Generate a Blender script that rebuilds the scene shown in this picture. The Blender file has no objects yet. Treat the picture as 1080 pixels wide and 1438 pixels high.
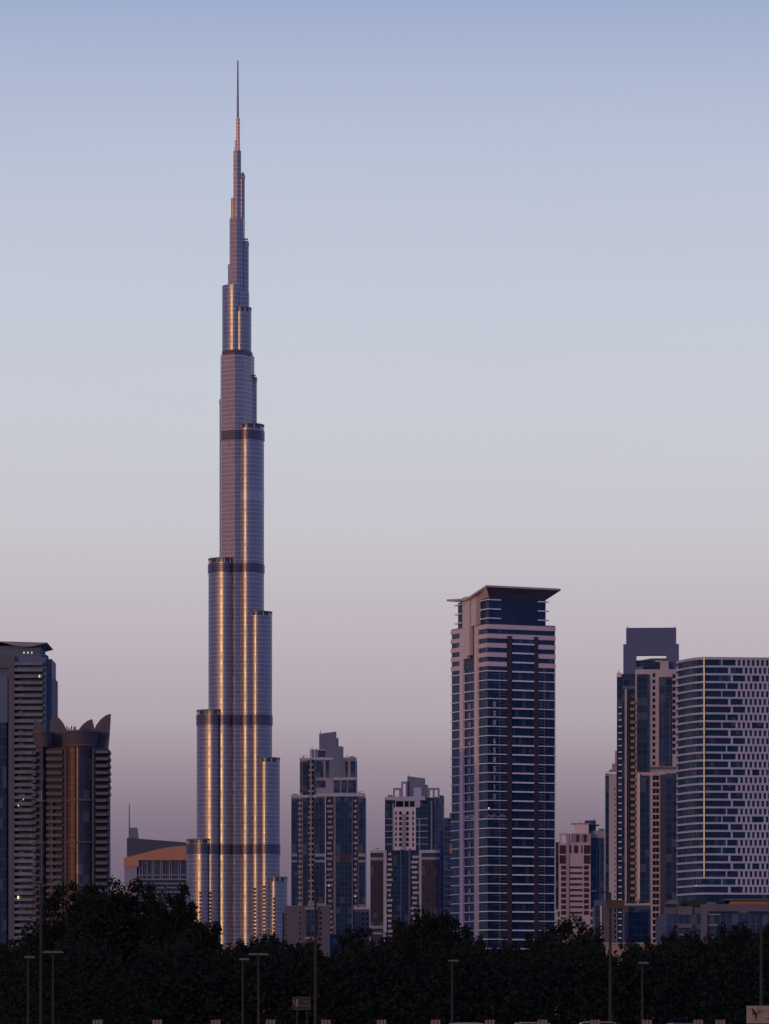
import bpy, math, random
from mathutils import Matrix, Vector
random.seed(7)
R = math.radians
scn = bpy.context.scene
COL = scn.collection
# ---------------------------------------------------------------- camera
F = 6568.0      # focal length in photo pixels (photo is 1080 x 1438)
YH = 1442.0     # horizon row
CZ = 2.0        # eye height
cam_d = bpy.data.cameras.new("camera")
cam = bpy.data.objects.new("camera", cam_d)
COL.objects.link(cam)
cam.location = (0, 0, CZ)
cam.rotation_euler = (R(90), 0, 0)
cam_d.sensor_fit = 'HORIZONTAL'
cam_d.sensor_width = 36.0
cam_d.lens = 36.0 * F / 1080.0
cam_d.shift_y = (YH - 719.0) / 1080.0
cam_d.clip_start = 1.0
cam_d.clip_end = 60000.0
scn.camera = cam
scn.view_settings.view_transform = 'Standard'
scn.view_settings.look = 'None'
scn.view_settings.exposure = 0.0
scn.view_settings.gamma = 1.0

# ---------------------------------------------------------------- sun and sky
SUN_AZ = R(-31)      # to the left of straight behind the camera
SUN_EL = R(4.2)
sun_dir = Vector((math.sin(SUN_AZ) * math.cos(SUN_EL), -math.cos(SUN_AZ) * math.cos(SUN_EL), math.sin(SUN_EL)))
sl = bpy.data.lights.new("sun", 'SUN')
sl.energy = 0.9
sl.color = (1.0, 0.62, 0.20)
sl.angle = R(0.6)
so = bpy.data.objects.new("sun", sl)
COL.objects.link(so)
so.rotation_euler = sun_dir.to_track_quat('Z', 'Y').to_euler()

world = bpy.data.worlds.new("World")
scn.world = world
world.use_nodes = True
wt = world.node_tree
wt.nodes.clear()

def srgb(r, g, b):
    f = lambda c: (c / 255.0) / 12.92 if c / 255.0 <= 0.04045 else (((c / 255.0) + 0.055) / 1.055) ** 2.4
    return (f(r), f(g), f(b))

class NT:
    def __init__(s, t): s.t = t
    def n(s, ty, **kw):
        nd = s.t.nodes.new(ty)
        for k, v in kw.items(): setattr(nd, k, v)
        return nd
    def put(s, sock, v):
        if v is None: return
        if isinstance(v, bpy.types.NodeSocket): s.t.links.new(v, sock)
        elif isinstance(v, (tuple, list)):
            sock.default_value = tuple(v) + (1.0,) if (len(v) == 3 and sock.type == 'RGBA') else tuple(v)
        else: sock.default_value = v
    def m(s, op, a, b=None, c=None, clamp=False):
        nd = s.n('ShaderNodeMath', operation=op, use_clamp=clamp)
        s.put(nd.inputs[0], a); s.put(nd.inputs[1], b); s.put(nd.inputs[2], c)
        return nd.outputs[0]
    def mix(s, f, a, b):
        nd = s.n('ShaderNodeMix', data_type='RGBA')
        s.put(nd.inputs[0], f); s.put(nd.inputs[6], a); s.put(nd.inputs[7], b)
        return nd.outputs[2]
    def mr(s, v, a, b, c=0.0, d=1.0, smooth=False):
        nd = s.n('ShaderNodeMapRange', interpolation_type='SMOOTHSTEP' if smooth else 'LINEAR')
        for i, x in enumerate((v, a, b, c, d)): s.put(nd.inputs[i], x)
        return nd.outputs[0]
    def ramp(s, v, stops):
        nd = s.n('ShaderNodeValToRGB')
        cr = nd.color_ramp
        while len(cr.elements) < len(stops): cr.elements.new(0.5)
        for e, (p, c) in zip(cr.elements, stops):
            e.position = p; e.color = tuple(c) + (1.0,)
        s.put(nd.inputs[0], v)
        return nd.outputs[0]

W = NT(wt)
tc = W.n('ShaderNodeTexCoord')
sep = W.n('ShaderNodeSeparateXYZ'); W.put(sep.inputs[0], tc.outputs['Generated'])
sx, sy, sz = sep.outputs
def el(y): return math.sin(math.atan((YH - y) / F))
ZR = 0.26
def st(y, c, k=1.0): return (min(1.0, (el(y) + 0.02) / (ZR + 0.02)), tuple(v * k for v in srgb(*c)))
east = [st(y, c, 1.07) for y, c in ((1440, (88, 78, 104)), (1300, (98, 87, 112)), (1200, (119, 105, 126)), (1145, (133, 119, 137)), (1080, (155, 141, 155)),
        (1010, (176, 164, 175)), (880, (192, 182, 192)), (750, (201, 197, 206)), (600, (202, 204, 214)),
        (440, (198, 204, 218)), (250, (189, 197, 217)), (110, (176, 187, 213)), (8, (161, 175, 208)), (-60, (152, 168, 204)))]
east_c = W.ramp(W.mr(sz, -0.02, ZR), east)
zen = srgb(92, 120, 170)
east_c = W.mix(W.mr(sz, 0.24, 0.8), east_c, zen)
west = [(0.0, (0.62, 0.37, 0.38)), (0.06, (0.58, 0.38, 0.44)), (0.16, (0.50, 0.42, 0.55)), (0.30, (0.42, 0.43, 0.64)),
        (0.55, (0.36, 0.42, 0.64)), (1.0, (0.22, 0.29, 0.52))]
west_c = W.ramp(W.m('MAXIMUM', sz, 0.0), west)
hl = W.m('MAXIMUM', W.m('SQRT', W.m('ADD', W.m('MULTIPLY', sx, sx), W.m('MULTIPLY', sy, sy))), 0.01)
GA = R(-42)
adot = W.m('DIVIDE', W.m('ADD', W.m('MULTIPLY', sx, math.sin(GA)), W.m('MULTIPLY', sy, -math.cos(GA))), hl)
GL = R(-42)
adot_glow = W.m('DIVIDE', W.m('ADD', W.m('MULTIPLY', sx, math.sin(GL)), W.m('MULTIPLY', sy, -math.cos(GL))), hl)
cool = W.mix(W.mr(sz, 0.0, 0.6), (0.32, 0.37, 0.68), (0.21, 0.30, 0.58))
side = W.mix(W.mr(adot, 0.55, 0.98, 0, 1, True), cool, west_c)
frontness = W.mr(sy, 0.15, 0.85, 0, 1, True)
glowf = W.m('MULTIPLY', W.mr(adot_glow, 0.80, 0.99, 0, 1, True), W.mr(sz, 0.20, 0.02, 0, 1, True))  # orange glow patch put left of the sun to warm the tower's reflections
side = W.mix(glowf, side, W.mix(W.mr(sz, 0.0, 0.14), (4.6, 1.55, 0.28), (2.2, 1.25, 0.62)))
wm = W.n('ShaderNodeMapping'); wm.inputs['Scale'].default_value = (3, 3, 26); W.put(wm.inputs[0], tc.outputs['Generated'])
wnz = W.n('ShaderNodeTexNoise'); wnz.inputs['Scale'].default_value = 2.2; wnz.inputs['Detail'].default_value = 3; W.put(wnz.inputs['Vector'], wm.outputs[0])
haze_k = W.mr(wnz.outputs[0], 0.3, 0.7, 0.99, 1.01)
vm = W.n('ShaderNodeVectorMath', operation='SCALE'); W.put(vm.inputs[0], east_c); W.put(vm.inputs['Scale'], haze_k)
custom = W.mix(frontness, side, vm.outputs[0])
sky = W.n('ShaderNodeTexSky', sky_type='NISHITA')
sky.sun_disc = False
sky.sun_elevation = SUN_EL
sky.sun_rotation = math.atan2(sun_dir.x, sun_dir.y)
bg1 = W.n('ShaderNodeBackground'); W.put(bg1.inputs[0], custom); bg1.inputs[1].default_value = 1.0
bg2 = W.n('ShaderNodeBackground'); W.put(bg2.inputs[0], sky.outputs[0]); bg2.inputs[1].default_value = 0.05
mxw = W.n('ShaderNodeMixShader')
W.put(mxw.inputs[0], 0.10)
W.put(mxw.inputs[1], bg1.outputs[0]); W.put(mxw.inputs[2], bg2.outputs[0])
wo = W.n('ShaderNodeOutputWorld'); W.put(wo.inputs[0], mxw.outputs[0])

# ---------------------------------------------------------------- helpers
def X(px, y): return (px - 540.0) * y / F
def Z(py, y): return CZ + (YH - py) * y / F

class MB:
    """collects geometry in world coordinates"""
    def __init__(s): s.v = []; s.f = []; s.uv = []; s.sm = []
    def face(s, pts, uvs=None, smooth=False):
        b = len(s.v); s.v.extend(pts); s.f.append(tuple(range(b, b + len(pts))))
        s.uv.extend(uvs if uvs else [(p[0], p[1]) for p in pts]); s.sm.append(smooth)
    def prism(s, poly, z0, z1, smooth=False, top=None, cap=True):
        """poly counter-clockwise seen from above; top: other polygon for the upper edge"""
        n = len(poly); top = top or poly
        zf0 = z0 if callable(z0) else (lambda p: z0)
        zf1 = z1 if callable(z1) else (lambda p: z1)
        b = len(s.v)
        for p in poly: s.v.append((p[0], p[1], zf0(p)))
        for p in top: s.v.append((p[0], p[1], zf1(p)))
        u = 0.0
        for i in range(n):
            j = (i + 1) % n
            L = math.hypot(poly[j][0] - poly[i][0], poly[j][1] - poly[i][1])
            s.f.append((b + i, b + j, b + n + j, b + n + i)); s.sm.append(smooth)
            s.uv.extend([(u, zf0(poly[i])), (u + L, zf0(poly[j])), (u + L, zf1(top[j])), (u, zf1(top[i]))])
            u += L
        if cap:
            s.face([(p[0], p[1], zf1(p)) for p in top])
            s.face([(p[0], p[1], zf0(p)) for p in reversed(poly)])
    def tube(s, pts, n=8):
        """pts: list of (x,y,z,r)"""
        rings = []
        for i, (x, y, z, r) in enumerate(pts):
            a = Vector(pts[max(0, i - 1)][:3]); c = Vector(pts[min(len(pts) - 1, i + 1)][:3])
            d = (c - a).normalized()
            up = Vector((0, 1, 0)) if abs(d.z) > 0.7 else Vector((0, 0, 1))
            e1 = d.cross(up).normalized(); e2 = d.cross(e1).normalized()
            b = len(s.v)
            for k in range(n):
                t = 2 * math.pi * k / n
                p = Vector((x, y, z)) + e1 * (r * math.cos(t)) + e2 * (r * math.sin(t))
                s.v.append(tuple(p))
            rings.append(b)
        for a, b in zip(rings, rings[1:]):
            for k in range(n):
                j = (k + 1) % n
                s.f.append((a + k, b + k, b + j, a + j)); s.sm.append(True)
                s.uv.extend([(k, 0), (k, 1), (k + 1, 1), (k + 1, 0)])
        for b, o in ((rings[0], 1), (rings[-1], -1)):
            s.face([s.v[b + k] for k in range(n)][::o])
    def build(s, name, mat, parent=None, off=None):
        me = bpy.data.meshes.new(name)
        ox, oy, oz = off if off else (0, 0, 0)
        me.from_pydata([(a - ox, b - oy, c - oz) for a, b, c in s.v], [], s.f)
        uvl = me.uv_layers.new(name="UVMap")
        uvl.data.foreach_set("uv", [c for p in s.uv for c in p])
        me.polygons.foreach_set("use_smooth", s.sm)
        me.materials.append(mat)
        o = bpy.data.objects.new(name, me); COL.objects.link(o)
        if parent: o.parent = parent
        return o

class Thing:
    def __init__(s, name, label, cat, px, y, z=0.0, group=None):
        s.d = y; s.px = px
        s.loc = (X(px, y), y, z)
        s.e = bpy.data.objects.new(name, None); COL.objects.link(s.e)
        s.e.location = s.loc; s.e.empty_display_size = 1.0
        s.e['label'] = label; s.e['category'] = cat
        if group: s.e['group'] = group
    def obj(s, mb, name, mat, parent=None, label=None, stuff=False):
        o = mb.build(name, mat, parent or s.e, s.loc)
        if label: o['label'] = label
        if stuff: o['kind'] = 'stuff'
        return o
    def many(s, name, mat, makers, parent=None, cap=100):
        """makers: list of functions that add one repeat to an MB; the first `cap` become parts"""
        for fn in makers[:cap]:
            mb = MB(); fn(mb); s.obj(mb, name, mat, parent)
        if len(makers) > cap:
            mb = MB()
            for fn in makers[cap:]: fn(mb)
            s.obj(mb, name, mat, parent, stuff=True)

def structure(o, kind='structure'): o['kind'] = kind; return o

class Fr:
    """a facade frame: u runs along the face, v goes into the building"""
    def __init__(s, px, y, deg=0.0, yo=0.0):
        s.x0 = X(px, y); s.y0 = y + yo; s.d = y
        s.c = math.cos(R(deg)); s.s = math.sin(R(deg)); s.deg = deg
    def p(s, u, v): return (s.x0 + u * s.c - v * s.s, s.y0 + u * s.s + v * s.c)
    def U(s, px):
        k = (px - 540.0) / F
        return (k * s.y0 - s.x0) / (s.c - k * s.s)
    def Zp(s, py): return Z(py, s.y0)
    def quad(s, u0, u1, v0, v1): return [s.p(u0, v0), s.p(u1, v0), s.p(u1, v1), s.p(u0, v1)]
    def box(s, mb, px0, px1, py0, py1, v0, v1):
        """pixel limits on the face, metres in depth (v0 < v1)"""
        mb.prism(s.quad(s.U(px0), s.U(px1), v0, v1), s.Zp(py1) if py1 is not None else -0.5, s.Zp(py0))
    def boxm(s, mb, u0, u1, z0, z1, v0, v1): mb.prism(s.quad(u0, u1, v0, v1), z0, z1)
    def fbox(s, *a): return lambda mb: s.box(mb, *a)

# ---------------------------------------------------------------- materials
MATS = {}
def mat_plain(name, col, rough=0.7, metal=0.0, vary=0.10, scale=0.15, emit=None, es=1.0, spec=0.3):
    if name in MATS: return MATS[name]
    m = bpy.data.materials.new(name); m.use_nodes = True
    N = NT(m.node_tree); b = m.node_tree.nodes['Principled BSDF']
    t = N.n('ShaderNodeTexCoord')
    no = N.n('ShaderNodeTexNoise'); no.inputs['Scale'].default_value = scale; no.inputs['Detail'].default_value = 4
    mp = N.n('ShaderNodeMapping'); mp.inputs['Scale'].default_value = (1, 1, 0.35); N.put(mp.inputs[0], t.outputs['Object'])
    N.put(no.inputs['Vector'], mp.outputs[0])
    f = N.mr(no.outputs[0], 0.3, 0.7, 0, 1)
    c = N.mix(f, tuple(v * (1 - vary) for v in col), tuple(min(1, v * (1 + vary)) for v in col))
    N.put(b.inputs['Base Color'], c)
    b.inputs['Roughness'].default_value = rough; b.inputs['Metallic'].default_value = metal
    b.inputs['Specular IOR Level'].default_value = spec
    if emit:
        b.inputs['Emission Color'].default_value = tuple(emit) + (1,); b.inputs['Emission Strength'].default_value = es
    MATS[name] = m; return m

def mat_grid(name, glass, line, pu, wu, pv, wv, metal=0.2, rough=0.15, vary=0.35, lrough=0.5, lmetal=0.0, sub=0, bump=0.0, span=None, rvar=0.0, blind=0.0):
    """curtain wall: panes pu wide and pv high (metres), lines wu / wv (metres)"""
    if name in MATS: return MATS[name]
    m = bpy.data.materials.new(name); m.use_nodes = True
    N = NT(m.node_tree); b = m.node_tree.nodes['Principled BSDF']
    uv = N.n('ShaderNodeUVMap'); sp = N.n('ShaderNodeSeparateXYZ'); N.put(sp.inputs[0], uv.outputs[0])
    u = N.m('DIVIDE', sp.outputs[0], pu); v = N.m('DIVIDE', sp.outputs[1], pv)
    fu = N.m('FRACT', u); fv = N.m('FRACT', v)
    lu = N.m('LESS_THAN', fu, wu / pu); lv = N.m('LESS_THAN', fv, wv / pv)
    ln = N.m('MAXIMUM', lu, lv)
    cell = N.n('ShaderNodeCombineXYZ'); N.put(cell.inputs[0], N.m('FLOOR', u)); N.put(cell.inputs[1], N.m('FLOOR', v))
    wn = N.n('ShaderNodeTexWhiteNoise', noise_dimensions='2D'); N.put(wn.inputs['Vector'], cell.outputs[0])
    lo = N.n('ShaderNodeTexNoise'); lo.inputs['Scale'].default_value = 0.035; lo.inputs['Detail'].default_value = 3
    N.put(lo.inputs['Vector'], uv.outputs[0])
    k = N.m('ADD', N.m('MULTIPLY', wn.outputs[0], 0.6), N.m('MULTIPLY', lo.outputs[0], 0.6), clamp=True)
    g = N.mix(k, tuple(c * (1 - vary) for c in glass), tuple(c * (1 + vary) for c in glass))
    if blind:
        w2 = N.n('ShaderNodeTexWhiteNoise', noise_dimensions='3D'); N.put(w2.inputs['Vector'], cell.outputs[0])
        g = N.mix(N.m('MULTIPLY', N.m('LESS_THAN', w2.outputs[0], blind), 0.55), g, tuple(min(1, c * 1.6 + 0.05) for c in glass))
    if span:   # spandrel: lower part of every storey in another glass
        ls = N.m('LESS_THAN', fv, span[0]); g = N.mix(ls, g, span[1])
    c = N.mix(ln, g, line)
    N.put(b.inputs['Base Color'], c)
    N.put(b.inputs['Metallic'], N.mr(ln, 0, 1, metal, lmetal))
    N.put(b.inputs['Roughness'], N.mr(ln, 0, 1, rough, lrough))
    if rvar: N.put(b.inputs['Roughness'], N.m('ADD', N.mr(ln, 0, 1, rough, lrough), N.m('MULTIPLY', N.m('SUBTRACT', wn.outputs[0], 0.5), rvar)))
    b.inputs['Specular IOR Level'].default_value = 0.15
    if bump:
        wc = N.n('ShaderNodeBump'); wc.inputs['Strength'].default_value = bump; wc.inputs['Distance'].default_value = 1.0
        N.put(wc.inputs['Height'], wn.outputs[0]); N.put(b.inputs['Normal'], wc.outputs[0])
    MATS[name] = m; return m

TOWER = mat_grid('tower_curtain_wall', (0.172, 0.158, 0.225), (0.38, 0.35, 0.40), 1.6, 0.20, 3.7, 0.5, metal=1.0, rough=0.385, vary=0.28, lrough=0.42, lmetal=0.8, rvar=0.12)
TOWER_FLAT = TOWER
LOUVRE = mat_grid('louvre_band', (0.065, 0.055, 0.10), (0.16, 0.15, 0.22), 50, 0.01, 1.6, 0.45, metal=1.0, rough=0.36, vary=0.1, lmetal=0.8)
LIGHTBAND = mat_grid('pale_band', (0.24, 0.23, 0.29), (0.42, 0.40, 0.46), 1.6, 0.22, 4.0, 0.3, metal=1.0, rough=0.36, vary=0.1, lmetal=0.8)
STEEL = mat_plain('brushed_steel', (0.30, 0.27, 0.30), 0.45, 0.85)
RIM = mat_plain('terrace_rim', (0.12, 0.12, 0.18), 0.5, 0.3)
SPIRE = mat_plain('spire_steel', (0.66, 0.40, 0.36), 0.6, 0.35)
DARKRECESS = mat_plain('dark_recess', (0.015, 0.017, 0.03), 0.8)  # near-black tone; on the flat recess panels it is painted shade
PINK = mat_plain('pink_cladding', (0.44, 0.36, 0.46), 0.75, vary=0.07, scale=0.08)
PINK2 = mat_plain('dusty_render', (0.30, 0.25, 0.35), 0.8, vary=0.12, scale=0.06)
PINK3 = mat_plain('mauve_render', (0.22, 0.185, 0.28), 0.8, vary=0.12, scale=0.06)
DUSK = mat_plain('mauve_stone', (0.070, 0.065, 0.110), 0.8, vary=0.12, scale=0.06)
PALE = mat_plain('pale_ledge', (0.54, 0.53, 0.76), 0.6, vary=0.06)
PURPLE = mat_plain('purple_pier', (0.030, 0.024, 0.052), 0.6)
PORTAL = mat_plain('portal_panel', (0.055, 0.075, 0.20), 0.5, 0.2, vary=0.05, scale=0.03)
NAVY = mat_grid('navy_glass', (0.010, 0.028, 0.078), (0.024, 0.034, 0.08), 1.5, 0.14, 3.57, 0.22, rough=0.2, vary=0.45, blind=0.09)
NAVY2 = mat_grid('navy_glass_wide', (0.012, 0.026, 0.075), (0.04, 0.045, 0.10), 3.0, 0.25, 3.6, 0.35, rough=0.22, vary=0.5, blind=0.09)
NAVY3 = mat_grid('teal_glass', (0.008, 0.024, 0.066), (0.034, 0.042, 0.09), 2.6, 0.2, 3.4, 0.3, rough=0.22, vary=0.45, blind=0.09)
BLUEG = mat_grid('blue_glass', (0.020, 0.038, 0.10), (0.045, 0.06, 0.14), 2.0, 0.3, 3.6, 0.3, rough=0.25, vary=0.4, blind=0.09)
WINDOW = mat_plain('window_glass', (0.013, 0.013, 0.032), 0.2, 0.9, vary=0.5, scale=0.3)
WINDOWR = mat_plain('warm_window_glass', (0.045, 0.022, 0.04), 0.3, 0.6, vary=0.5, scale=0.3)
BLUEGREY = mat_plain('blue_grey_render', (0.070, 0.095, 0.19), 0.75, vary=0.15, scale=0.08)
BLUEGREY2 = mat_plain('blue_grey_parapet', (0.10, 0.125, 0.22), 0.75, vary=0.25, scale=0.3)
MAUVE = mat_plain('mauve_pier', (0.070, 0.070, 0.125), 0.75, vary=0.12, scale=0.1)
BROWN = mat_plain('brown_mauve_render', (0.066, 0.056, 0.095), 0.75, vary=0.12, scale=0.1)
BROWN2 = mat_plain('brown_balcony', (0.080, 0.068, 0.110), 0.75, vary=0.2, scale=0.2)
COPPER = mat_grid('copper_glass', (0.085, 0.042, 0.042), (0.04, 0.025, 0.035), 1.2, 0.15, 1.6, 0.25, rough=0.4, vary=0.3)
BRONZEG = mat_grid('bronze_glass', (0.028, 0.027, 0.058), (0.06, 0.04, 0.06), 2.2, 0.2, 3.2, 0.2, rough=0.3, vary=0.35, blind=0.09)
ORANGE = mat_plain('orange_fascia', (0.31, 0.145, 0.13), 0.7, vary=0.08, scale=0.03)
WHITE = mat_plain('white_lettering', (0.33, 0.34, 0.46), 0.6)
GOLD = mat_plain('polished_corner_trim', (0.50, 0.42, 0.32), 0.36, 1.0)
CONC = mat_plain('concrete', (0.10, 0.085, 0.09), 0.85, vary=0.25, scale=1.5)
POLE = mat_plain('galvanised_pole', (0.018, 0.017, 0.020), 0.6, 0.3)
HEAD = mat_plain('lamp_head', (0.065, 0.065, 0.075), 0.5)
GREYM = mat_plain('grey_ribbed_metal', (0.085, 0.105, 0.21), 0.5, 0.2)
LITW = mat_plain('lit_window', (0.8, 0.6, 0.3), 0.5, emit=(1.0, 0.62, 0.22), es=1.6)
LITC = mat_plain('lit_lamp', (0.8, 0.8, 0.8), 0.5, emit=(0.8, 0.85, 1.0), es=0.5)
REDL = mat_plain('red_beacon', (0.8, 0.1, 0.2), 0.5, emit=(1.0, 0.10, 0.28), es=2.2)
BEIGE = mat_plain('low_wall_render', (0.22, 0.16, 0.165), 0.85, vary=0.15, scale=0.1)

# ---------------------------------------------------------------- setting: ground and road
g = MB(); g.face([(-12000, -3000, 0), (12000, -3000, 0), (12000, 30000, 0), (-12000, 30000, 0)])
structure(g.build('ground', mat_plain('dry_ground', (0.045, 0.038, 0.032), 0.95, vary=0.3, scale=0.02)))
ASPH = mat_plain('asphalt', (0.035, 0.035, 0.038), 0.9, vary=0.2, scale=0.6)
rd = MB(); rd.prism([(-260, 262), (260, 262), (266, 284), (-266, 284)], 0.05, 0.62, top=[(-260, 263), (260, 263), (260, 280), (-260, 280)])
structure(rd.build('road', ASPH))
mk = MB()
for i in range(-30, 31): mk.face([(i * 8.0, 271.4, 0.626), (i * 8.0 + 3, 271.4, 0.626), (i * 8.0 + 3, 271.55, 0.626), (i * 8.0, 271.55, 0.626)])
structure(mk.build('lane_markings', mat_plain('road_paint', (0.5, 0.5, 0.48), 0.8)))
kb = MB(); kb.prism([(-260, 262.2), (260, 262.2), (260, 262.95), (-260, 262.95)], 0.0, 0.75)
structure(kb.build('kerb', CONC))

# ---------------------------------------------------------------- the very tall tower
D0 = 4000.0
T = Thing('skyscraper', 'extremely tall stepped silver skyscraper with needle spire and golden vertical reflections', 'skyscraper', 333, D0)
S0 = D0 / F
def ell(cx, cy, a, b, ang, n=72):
    """ellipse, a along direction ang, b across"""
    ca, sa = math.cos(ang), math.sin(ang); out = []
    for k in range(n):
        t = 2 * math.pi * k / n
        p, q = a * math.cos(t), b * math.sin(t)
        out.append((cx + p * ca - q * sa, cy + p * sa + q * ca))
    return out
CX0 = X(333, D0)
SQ = 1.5
def lobe_geom(x0, x1, wing, back=0.0):
    """wing -1 left, +1 right; from silhouette limits in pixels"""
    c = (x0 + x1) / 2.0; hw = (x1 - x0) / 2.0 * S0
    dx = (c - 333) * S0
    ang = R(210) if wing < 0 else R(330)
    if wing == 0: ang = R(90)
    a = hw / math.sqrt(0.75 + 0.25 * SQ * SQ) if wing else hw / SQ
    b = a * SQ
    cy = D0 - abs(dx) * 0.577 + back if wing else D0 + back
    return (CX0 + dx, cy, a, b, ang)
BANDS = [(607, 620), (794, 806), (1006, 1020), (1187, 1201)]
PALEB = (693, 706)
def rim(x0, x1, wing, ytop, part, back=0.0):
    cx, cy, a, b, ang = lobe_geom(x0, x1, wing, back)
    zt = Z(ytop, D0)
    mb = MB(); mb.prism(ell(cx, cy, a * 1.03, b * 1.03, ang, 48), zt - 0.2, zt + 0.9, True)
    T.obj(mb, 'terrace_canopy', RIM, part)
    mk = []
    for k in range(10):
        t = 2 * math.pi * k / 10
        ca, sa = math.cos(ang), math.sin(ang); p, q = a * .97 * math.cos(t), b * .97 * math.sin(t)
        x, y = cx + p * ca - q * sa, cy + p * sa + q * ca
        mk.append((x, y))
    for x, y in mk:
        mb = MB(); mb.prism([(x - .35, y - .35), (x + .35, y - .35), (x + .35, y + .35), (x - .35, y + .35)], zt - 3.2, zt - 0.2)
        T.obj(mb, 'canopy_post', STEEL, part)
    mb = MB(); mb.prism(ell(cx, cy, a * .90, b * .90, ang, 40), zt - 3.3, zt - 0.25, True)
    T.obj(mb, 'terrace_room', LOUVRE, part)
def lobe(x0, x1, wing, ytop, ybot=None, canopy=True, back=0.0, bands=True, mat=TOWER):
    cx, cy, a, b, ang = lobe_geom(x0, x1, wing, back)
    zt = Z(ytop, D0) - (3.2 if canopy else 0)
    zb = Z(ybot, D0) if ybot else 0.0
    mb = MB(); mb.prism(ell(cx, cy, a, b, ang, 96), zb, zt, True)
    part = T.obj(mb, 'curved_tier', mat)
    if canopy: rim(x0, x1, wing, ytop, part, back)
    if bands:
        for (p, q) in BANDS:
            if p > ytop - 2 and (ybot is None or q < ybot):
                m2 = MB(); m2.prism(ell(cx, cy, a + .55, b + .55, ang, 96), Z(q, D0), Z(p, D0), True)
                T.obj(m2, 'louvre_band', LOUVRE, part)
        if PALEB[0] > ytop:
            m2 = MB(); m2.prism(ell(cx, cy, a + .12, b + .12, ang, 96), Z(PALEB[1], D0), Z(PALEB[0], D0), True)
            T.obj(m2, 'pale_band', LIGHTBAND, part)
    return part
# left wing, outermost (lowest) to innermost
L3 = lobe(263, 296, -1, 1181)
L2 = lobe(277, 310, -1, 1000)
L1 = lobe(293, 327, -1, 787)
# right wing
R4 = lobe(379, 404, 1, 1234)
R3 = lobe(365, 393.5, 1, 1067)
R2 = lobe(352, 382.5, 1, 862)
R1 = lobe(337, 371, 1, 599)
def pk(dx, dy): return (CX0 + dx * S0, D0 + dy)
def prism_part(name, pts, ytop, ybot, mat=TOWER, bands=True):
    poly = [pk(a - 333, b) for a, b in pts]
    mb = MB(); mb.prism(poly, Z(ybot, D0) if ybot else 0.0, Z(ytop, D0))
    o = T.obj(mb, name, mat)
    cx = sum(p[0] for p in poly) / len(poly); cy = sum(p[1] for p in poly) / len(poly)
    if bands:
        for (p, q) in BANDS:
            if p > ytop and (ybot is None or q < ybot):
                grown = [(cx + (x - cx) * 1.035, cy + (y - cy) * 1.035) for x, y in poly]
                m2 = MB(); m2.prism(grown, Z(q, D0), Z(p, D0)); T.obj(m2, 'louvre_band', LOUVRE, o)
    return o
# core with a folded front
prism_part('core_shaft', [(309.5, 2), (312, -9.5), (329.5, -17.0), (331, -17.0), (343, -15.2), (352, -4.5), (357, 4), (345, 16), (320, 16)], 500, None)
# back wing pieces that peep out at the sides
lobe(353, 360.5, 1, 530, None, True, 13, bands=False)
lobe(308, 313.5, -1, 561, None, True, 12, bands=False)
mb = MB()
prism_part('louvre_collar', [(311.3, 1), (313, -10.4), (329.5, -17.9), (331, -17.9), (343.5, -16), (353.4, -5), (355, 6), (344, 14), (321, 14)], 495, 500.5, LOUVRE, False)
lobe(312, 337, -1, 402, 495, False, 0, False)
lobe(331, 353, 1, 434, 495, True, 0, False)
prism_part('core_shaft', [(316, 2), (318, -5), (333, -9.5), (349, -5), (350, 3), (340, 12), (324, 12)], 410, 495, bands=False)
prism_part('core_shaft', [(322.3, 1), (323.5, -3.5), (333, -7.5), (341.5, -4.5), (343.3, 1), (338, 8), (327, 8)], 307, 410, bands=False)
lobe(340, 349.2, 1, 340, 430, True, 6, False)
lobe(320, 326, -1, 371, 404, False, 5, False, mat=STEEL)
prism_part('core_shaft', [(327.8, 0), (329, -2.5), (333.5, -4), (338, -1.8), (338.6, 1), (335, 5), (330, 5)], 212, 307, bands=False)
lobe(337.2, 343.7, 1, 246, 342, True, 3, False)
lobe(324.5, 329, -1, 278, 308, False, 2, False, mat=STEEL)
mb = MB()
for (xa, xb, ya, yb) in ((331.6, 336.6, 165, 212),):
    mb.tube([(X(334.2, D0), D0, Z(yb, D0), 2.7 * S0), (X(334.2, D0), D0, Z(ya, D0), 2.3 * S0)], 16)
sp_ = T.obj(mb, 'spire', SPIRE)
mb = MB(); mb.tube([(X(331.2, D0), D0 - 1, Z(212, D0), 0.9), (X(331.2, D0), D0 - 1, Z(197, D0), 0.8)], 10); T.obj(mb, 'side_pipe', SPIRE, sp_)
mb = MB(); mb.tube([(X(334, D0), D0, Z(165, D0), 1.6 * S0), (X(334, D0), D0, Z(125, D0), 1.25 * S0), (X(334, D0), D0, Z(85, D0), .9 * S0)], 10)
T.obj(mb, 'needle', mat_plain('needle_steel', (0.20, 0.16, 0.22), 0.6, 0.3), sp_)
for k, y in enumerate(range(168, 212, 5)):
    mb = MB(); mb.tube([(X(334.2, D0), D0, Z(y + .7, D0), 2.9 * S0), (X(334.2, D0), D0, Z(y, D0), 2.9 * S0)], 16); T.obj(mb, 'spire_ring', STEEL, sp_)
# maintenance davits on a few terraces
for (px, py, w) in ((341, 243.5, 3), (346, 336.5, 5), (357, 528, 5), (331, 209.5, 4), (326, 399, 5)):
    mb = MB(); zz = Z(py, D0)
    mb.prism([(X(px - w / 2, D0), D0 - 1), (X(px + w / 2, D0), D0 - 1), (X(px + w / 2, D0), D0 + 1), (X(px - w / 2, D0), D0 + 1)], zz, zz + .9)
    mb.tube([(X(px, D0), D0, zz - 3, .35), (X(px, D0), D0, zz + .2, .35)], 6)
    T.obj(mb, 'crane_arm', RIM)
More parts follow.
